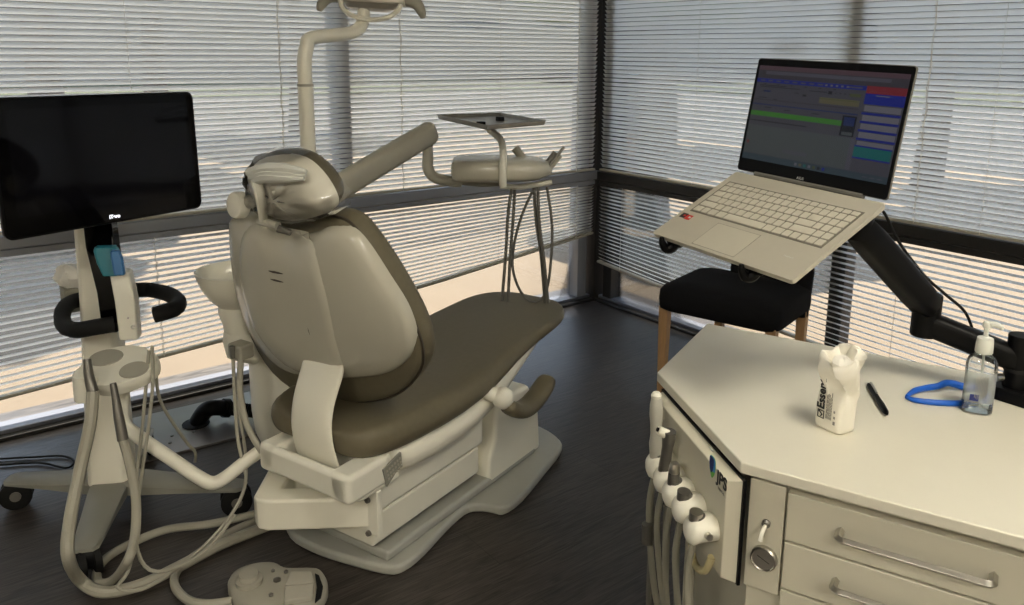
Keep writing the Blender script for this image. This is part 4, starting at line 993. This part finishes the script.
# screen lid
up_ = Vector((.151, -.034, .988)).normalized(); sx_ = lx_; up_ = (up_-sx_*up_.dot(sx_)).normalized(); so_ = sx_.cross(up_)
hc = lo+lx_*LW/2+ly_*(LD+.002)+up_*.004
Ts = lap.matrix_basis.inverted() @ basis(hc+up_*.118, sx_, up_, so_)
SW, SH = .36, .236
MB().loft([[(x*f, y*f, z) for x, y in rrect(SW, SH, .007)] for z, f in ((-.006, .985), (-.003, 1), (.0, 1), (.0005, .997))], T=Ts).build('lid', M['dgrey'], lap, angle=40)
lid = lap.children[-1]
MB().loft([[(x, y, z) for x, y in rrect(SW-.003, SH-.003, .006)] for z in (.0004, .0010)], T=Ts).build('bezel', M['black'], lid, angle=40)
MB().tube([tuple(Ts @ Vector((-.13, -.119, -.002))), tuple(Ts @ Vector((.13, -.119, -.002)))], .0055, 10, 0).build('hinge', M['dgrey'], lap)
text('lettering', 'ASUS', .0075, M['pale'], lid, Ts @ Matrix.Translation((-.022, -.1125, .0011)), .0001)
# what the display shows
def em(name, c, s=1.): return mat('display_'+name, (.004, .004, .005), .25, spec=.3, noise=.05, nscale=20, emis=c, estr=.27)
E_ = {k: em(k, c) for k, c in dict(page='46444c', bar='3c383e', pinkbar='553f46', navy='101e7a', blue='131f80', red='7a232b', green='3d7a2a', greyband='4b5050', teal='12605c', dark='1a1a22', darkblue='1c2a58', ink='24242c', yellow='5f5a3e', task='34424a', white='6a6870', olive='4b5030', pale='504e58').items()}
names = list(E_)
dm = MB(); dw, dh = .344, .194
def rect(u0, v0, u1, v1, c, lay=1):
    dm.cm = names.index(c); z = .0012+.00012*lay
    p = [(-dw/2+u*dw, .006+dh/2-v*dh) for u, v in ((u0, v0), (u1, v0), (u1, v1), (u0, v1))]
    dm.add([(x, y, z) for x, y in reversed(p)], [(3, 2, 1, 0)], Ts)
rect(0, 0, 1, 1, 'page', 0); rect(0, 0, 1, .045, 'pinkbar'); rect(0, .045, 1, .10, 'bar'); rect(.06, .055, .9, .09, 'pale', 2); rect(0, .10, 1, .13, 'bar')
rect(0, .135, .765, .175, 'navy')
for k in range(8): rect(.03+.06*k, .148, .065+.06*k, .162, 'pale', 2)
for k in range(5): rect(.50+.035*k, .146, .515+.035*k, .164, 'white', 2)
rect(.64, .148, .74, .162, 'pale', 2)
rect(.765, .125, 1, .20, 'red'); rect(.765, .20, 1, .30, 'blue'); rect(.83, .212, .91, .222, 'white', 2)
for v in (.375, .455, .535, .615): rect(.765, v, .995, v+.022, 'navy', 2)
for v in (.31, .40, .48, .56, .645): rect(.775, v, .99, v+.055, 'white')
rect(.765, .69, .99, .80, 'teal'); rect(.765, .685, .99, .70, 'navy', 2); rect(.765, .795, .99, .81, 'navy', 2)
for k, (u, v, w) in enumerate(((.03, .20, .2), (.03, .215, .3), (.4, .22, .12), (.06, .262, .05), (.3, .255, .03), (.04, .33, .06), (.15, .34, .03), (.1, .43, .05), (.25, .44, .04), (.45, .44, .05))): rect(u, v, u+w, v+.008, 'ink', 2)
for k in range(6): rect(.06+.1*k, .187, .075+.1*k, .195, 'ink', 2)
rect(.07, .255, .12, .275, 'darkblue', 2); rect(.36, .265, .385, .285, 'dark', 2); rect(.53, .21, .555, .24, 'dark', 2)
for k in range(4): rect(.575+.03*k, .22, .583+.03*k, .23, 'ink', 2)
rect(.67, .215, .74, .245, 'olive', 2); rect(.48, .275, .74, .335, 'yellow', 1); rect(.48, .285, .74, .29, 'olive', 2)
rect(0, .35, .74, .36, 'bar', 2); rect(0, .40, .745, .412, 'darkblue', 2); rect(0, .478, .70, .528, 'green'); rect(.72, .42, .80, .62, 'dark', 3) if False else rect(.655, .425, .745, .62, 'dark', 2)
rect(.668, .44, .735, .52, 'darkblue', 3); rect(.668, .58, .735, .61, 'greyband', 3)
rect(0, .575, .43, .587, 'ink', 2); rect(0, .63, .735, .93, 'greyband'); rect(.735, .63, .765, .93, 'pale'); rect(.30, .84, .47, .875, 'pale', 2); rect(.31, .852, .45, .858, 'greyband', 3)
rect(0, .935, 1, 1, 'task')
for k, c in enumerate(('white', 'yellow', 'teal', 'white', 'olive', 'dark', 'blue')): rect(.40+.032*k, .953, .418+.032*k, .982, c, 2)
for k in range(3): rect(.85+.045*k, .96, .88+.045*k, .972, 'pale', 2)
rect(.015, .80, .03, .83, 'red', 2)
dm.build('display', [E_[k] for k in names], lid, smooth=False)

# ------------------------------------------------------------------ laptop arm clamped to the worktop
AB = at_z(1014, 398, HT); AB = Vector((AB.x, AB.y, HT))
J = at_z(928, 300, .935)
U = lap.matrix_basis @ Vector((.13, .05, -.045)); U = at_d(858, 227, (U-CAMP).dot(fwd))
arm = thing('support_arm', 'black articulated arm rising from the right of the worktop', 'support arm', AB)
ia2 = arm.matrix_basis.inverted()
def Q(p): return ia2 @ Vector(p)
MB().loft([[(x, y, z) for x, y in rrect(.075*f, .085*f, .014)] for z, f in ((0, 1), (.018, 1), (.024, .93))]).build('clamp_base', M['black'], arm, bevel=.002)
MB().tube([(0, 0, .02), (0, 0, .125)], .023, 20, 0).build('post', M['black'], arm, bevel=.002)
MB().tube([(0, 0, .055), (0, 0, .062)], .0245, 20, 0).build('post_ring', M['rubber'], arm)
MB().tube([(-.03, .015, .045), (-.045, .02, .045)], .007, 12, 0).build('clamp_knob', M['chrome'], arm)
Lz_ = Q(J).z-.075
e0 = Vector((0, 0, .075)); e1 = Q(J)+Vector((0, 0, -.045)); 
def bar(name, p0, p1, w, h, extra=(), mt='black', up=Vector((0, 0, 1))):
    d = (p1-p0).normalized(); s = d.cross(up).normalized(); u2 = s.cross(d); L_ = (p1-p0).length
    rings = []
    for t, fw, fh in ((-.02, .7, .7), (.02, .95, .95), (.15, 1, 1), (.85, 1, 1), (.98, .95, .9), (1.02, .7, .7)):
        p = p0+d*L_*t; rings.append([tuple(p+s*a*fw+u2*b*fh) for a, b in rrect(w, h, min(w, h)*.3, 3)])
    MB().loft(rings).build(name, M[mt], arm, angle=50)
bar('lower_arm', e0, e1, .046, .046)
MB().tube([Q(J)+Vector((0, 0, -.072)), Q(J)+Vector((0, 0, .012))], .026, 18, 0).build('elbow_joint', M['black'], arm, bevel=.003)
bar('upper_arm', Q(J)+Vector((0, 0, -.012)), Q(U), .060, .052)
bar('arm_cover', Q(J).lerp(Q(U), .12)+Vector((0, 0, .019)), Q(J).lerp(Q(U), .9)+Vector((0, 0, .021)), .044, .014, mt='gloss')
MB().tube([Q(U)+Vector((0, 0, -.02)), Q(U)+Vector((0, 0, .02))], .026, 18, 0).build('tilt_joint', M['black'], arm)
# tray with front hooks that carries the laptop
tl = lap.matrix_basis
def LQ(x, y, z): return Q(tl @ Vector((x, y, z)))
def lb_(nm, x0, x1, y0, y1, z0, z1, mt='black'):
    m_ = MB(); m_.loft([[tuple(LQ(x, y, z)) for x, y in ((x0, y0), (x1, y0), (x1, y1), (x0, y1))] for z in (z0, z1)]); m_.build(nm, M[mt], arm, bevel=.003)
lb_('tray_spine', -.06, .12, -.02, .05, -.030, -.0125)
lb_('tray_rail', -.15, -.11, -.118, .10, -.024, -.0125); lb_('tray_rail', .06, .10, -.118, .10, -.024, -.0125); lb_('tray_crossbar', -.15, .10, -.01, .025, -.027, -.0125)
for x in (-.14, .075):
    MB().tube([LQ(x, -.105, -.026), LQ(x, -.120, -.028), LQ(x-.004, -.128, -.024), LQ(x-.006, -.130, -.010), LQ(x-.006, -.1265, .001)], [.012, .012, .010, .007, .004], 10, 4).build('tray_hook', M['black'], arm)
MB().tube([LQ(-.16, -.10, -.026), LQ(-.172, -.085, -.034), LQ(-.178, -.075, -.048)], [.010, .009, .004], 10, 4).build('tray_hook', M['black'], arm)
cbp = [at_d(878, 208, 1.52), at_d(885, 214, 1.52), at_d(899, 242, 1.54), at_d(924, 275, 1.56), at_d(945, 294, 1.56), at_d(965, 312, 1.56), at_d(974, 334, 1.58)]
o = MB().tube([p-cbp[-1] for p in cbp], .0028, 8, 6).build('charger_cable', M['rubber']); o.location = cbp[-1]; tag(o, 'thin black cable running from the laptop down along the arm', 'cable')

# ------------------------------------------------------------------ small things on the worktop
# tissue pouch
p0 = at_z(812, 424, HT); p1 = at_z(838, 437, HT); p2 = at_z(858, 421, HT)
px_ = (p1-p0); pw = px_.length; px_.normalize(); py_ = Vector((-px_.y, px_.x, 0))
if py_.dot(fwd) < 0: py_ = -py_
pd_ = .046
pc = (p0+p1)/2+py_*pd_/2
pou = thing_m('tissue_pouch', 'white pouch with black lettering, crumpled open at the top, on the worktop', 'tissue pouch', basis(pc, px_, py_, (0, 0, 1)))
rnd = random.Random(11)
rings = []
prof = [(0, 1.0, 1.0, 0, 0), (.003, 1.02, 1.02, 0, 0), (.03, 1.02, 1.0, 0, 0), (.055, 1.0, .98, .001, 0), (.066, .93, .85, .002, .002), (.075, .98, .90, .003, .0), (.09, 1.12, 1.05, .003, -.003), (.105, 1.22, 1.2, .004, -.004), (.120, 1.20, 1.22, .006, -.002), (.126, 1.14, 1.16, .006, 0), (.120, 1.0, 1.0, .006, 0), (.104, .75, .75, .005, .0), (.098, .3, .3, .005, 0)]
for k, (z, fw, fd, ox, oy) in enumerate(prof):
    n = 40; ring = []
    for i in range(n):
        a = math.tau*i/n; sq = 5 if k < 4 else (4 if k < 5 else 3)
        r = (abs(math.cos(a))**sq+abs(math.sin(a))**sq)**(-1/sq)
        x, y = pw/2*r*math.cos(a), pd_/2*r*math.sin(a)
        cr_ = 0 if k < 3 else (.0010 if k == 3 else .0046)
        ring.append((x*fw+ox+cr_*math.sin(5*a+k*1.3)+rnd.uniform(-cr_, cr_)*.6, y*fd+oy+cr_*math.cos(4*a+k)+rnd.uniform(-cr_, cr_)*.6, z*1.09+(cr_*1.2*math.sin(3*a+k) if k > 3 else 0)+(.42*y if k > 6 else 0)))
    rings.append(ring)
MB().loft(rings).build('pouch', M['sachet'], pou, angle=60, sub=1)
tm_ = MB(); rings = []
for z, r in ((.098, .014), (.110, .019), (.121, .019), (.129, .014), (.132, .005)):
    rings.append([((r*math.cos(a)*(1+.2*math.sin(3*a))+.004+rnd.uniform(-.002, .002)), r*.85*math.sin(a)*(1+.2*math.cos(4*a))+rnd.uniform(-.002, .002), z+rnd.uniform(-.002, .002)) for a in [k*math.tau/20 for k in range(20)]])
tm_.loft(rings).build('tissue', M['tissue'], pou, angle=25)
Tf = basis((0, -pd_/2*1.0, 0), (0, 0, 1), (-1, 0, 0), (0, -1, 0))   # reads upward along the front face
tx = text('lettering', 'Essenti', .021, M['print'], pou, Tf @ Matrix.Translation((.036, .005, .0009)), .0006, .0005)
ck = MB()
for c_, s_ in (((.027, .0165), (.013, .0014)), ((.027, .0045), (.013, .0014)), ((.0205, .0105), (.0014, .0134)), ((.0335, .0105), (.0014, .0134))): ck.box((c_[0], c_[1], .0011), (s_[0], s_[1], .0008), Tf)
ck.box((.0248, .0092, .0011), (.0055, .0020, .0008), Tf, R(-45)); ck.box((.0292, .0112, .0011), (.0095, .0020, .0008), Tf, R(50))
ck.build('tick_box', M['print'], pou, smooth=False)
ln = MB(); rnd = random.Random(2)
for k in range(5):
    x = .023
    while x < .064:
        w = rnd.uniform(.003, .008); ln.box((x+w/2, -.0005-.0024*k, .0010), (w, .0010 if k else .0013, .0007), Tf); x += w+.0012
ln.box((.020, -.017, .0010), (.006, .004, .0007), Tf); ln.box((.030, -.017, .0010), (.004, .003, .0007), Tf); ln.box((.040, -.0165, .0010), (.004, .003, .0007), Tf)
ln.build('small_print', M['gprint'], pou, smooth=False)
# pen
q0, q1 = at_z(869, 385, HT+.006), at_z(887, 414, HT+.006)
pen = thing('pen', 'black ballpoint pen lying on the worktop right of the tissue pouch', 'pen', (q0+q1)/2-Vector((0, 0, .006)))
ipn = pen.matrix_basis.inverted(); q0, q1 = ipn @ q0, ipn @ q1; dp = (q1-q0).normalized()
MB().tube([q0, q0.lerp(q1, .05), q0.lerp(q1, .5), q0.lerp(q1, .72), q0.lerp(q1, .93), q1], [.0035, .0048, .0052, .0060, .0052, .002], 14, 3).build('barrel', M['black'], pen)
MB().tube([q0-dp*.009, q0], [.0022, .0026], 8, 0).build('push_button', M['chrome'], pen)
s_ = dp.cross(Vector((0, 0, 1))).normalized()
MB().tube([q0.lerp(q1, .04)+Vector((0, 0, .0055))+s_*-.001, q0.lerp(q1, .08)+Vector((0, 0, .0085))+s_*-.001, q0.lerp(q1, .40)+Vector((0, 0, .0068))+s_*-.001], [.0015, .002, .0018], 8, 3).build('clip', M['chrome'], pen)
# blue loop tongs
tg = thing('plastic_tongs', 'blue plastic tongs lying behind the hand gel bottle on the worktop', 'tongs', at_z(940, 394, HT))
it = tg.matrix_basis.inverted()
def TG(x, y, z=.008): return it @ at_z(x, y, HT+z)
MB().tube([TG(907, 396), TG(914, 391), TG(926, 388), TG(938, 386, .012), TG(946, 383, .014), TG(954, 384, .012), TG(966, 387), TG(985, 388)], [.003, .0055, .006, .006, .0065, .007, .007, .006], 10, 4).build('upper_jaw', M['blue'], tg)
MB().tube([TG(906, 397, .004), TG(915, 400, .005), TG(930, 402, .005), TG(945, 403, .005), TG(962, 403, .005), TG(985, 400, .006)], [.003, .005, .0055, .0055, .0055, .005], 10, 4).build('lower_jaw', M['blue'], tg)
MB().tube([TG(983, 388), TG(992, 393), TG(985, 400, .006)], [.006, .006, .005], 10, 4).build('spring_bend', M['blue'], tg)
# hand gel bottle
bb = at_z(976, 411, HT)
bot = thing_m('hand_gel_bottle', 'clear pump bottle of hand gel beside the black arm base', 'bottle', Matrix.Translation(bb) @ Matrix.Rotation(R(-62), 4, 'Z'))
def ob(f, z, w=.0255, h=.0185): return [(w*f*math.copysign(abs(math.cos(a))**.8, math.cos(a)), h*f*math.copysign(abs(math.sin(a))**.8, math.sin(a)), z) for a in [k*math.tau/32 for k in range(32)]]
MB().loft([ob(.90, 0), ob(.98, .003), ob(1, .010), ob(.97, .05), ob(1.0, .085), ob(.97, .096), ob(.80, .104), ob(.52, .110), ob(.48, .114)]).build('bottle_body', M['clear'], bot, angle=60)
MB().loft([ob(.90, .0025), ob(.93, .008), ob(.92, .04), ob(.92, .058)]).build('gel', glassy('gel_liquid', (.90, .94, .95), .03, .08), bot, angle=60)
MB().loft([[(x, y, z) for x, y, _ in ob(1.015, 0) if True][:17] and [(p[0], p[1], z) for p in ob(1.012, 0)[17:31]] for z in (.022, .080)], caps=False, closed=False).build('label', mat('clear_label', (.60, .63, .64), .4, noise=.05, nscale=60, alpha=.35), bot)
lbl = bot.children[-1]
lm = MB()
for k in range(9): lm.box((.010-.0022*k, -.0192, .052), (.0008, .0006, .045-.003*(k % 3)))
lm.build('label_print', M['gprint'], lbl, smooth=False)
MB().box((-.008, -.0190, .032), (.014, .0008, .012)).build('label_patch', M['navy'], lbl)
MB().lathe([(.0135, .112), (.0145, .114), (.0142, .130), (.013, .140), (.008, .142), (.006, .143)], 24).build('pump_collar', M['pale'], bot)
MB().lathe([(.0042, .142), (.0042, .158), (.007, .159), (.0075, .166), (.006, .170), (0, .171)], 18).build('pump_stem', M['pale'], bot)
MB().tube([(0, 0, .166), (.010, -.002, .167), (.020, -.004, .165), (.023, -.0045, .160)], [.006, .0055, .0045, .004], 12, 4).build('pump_nozzle', M['pale'], bot)
MB().tube([(0, 0, .14), (.002, 0, .06), (.006, 0, .008)], .0022, 8, 4).build('dip_tube', M['pale'], bot)
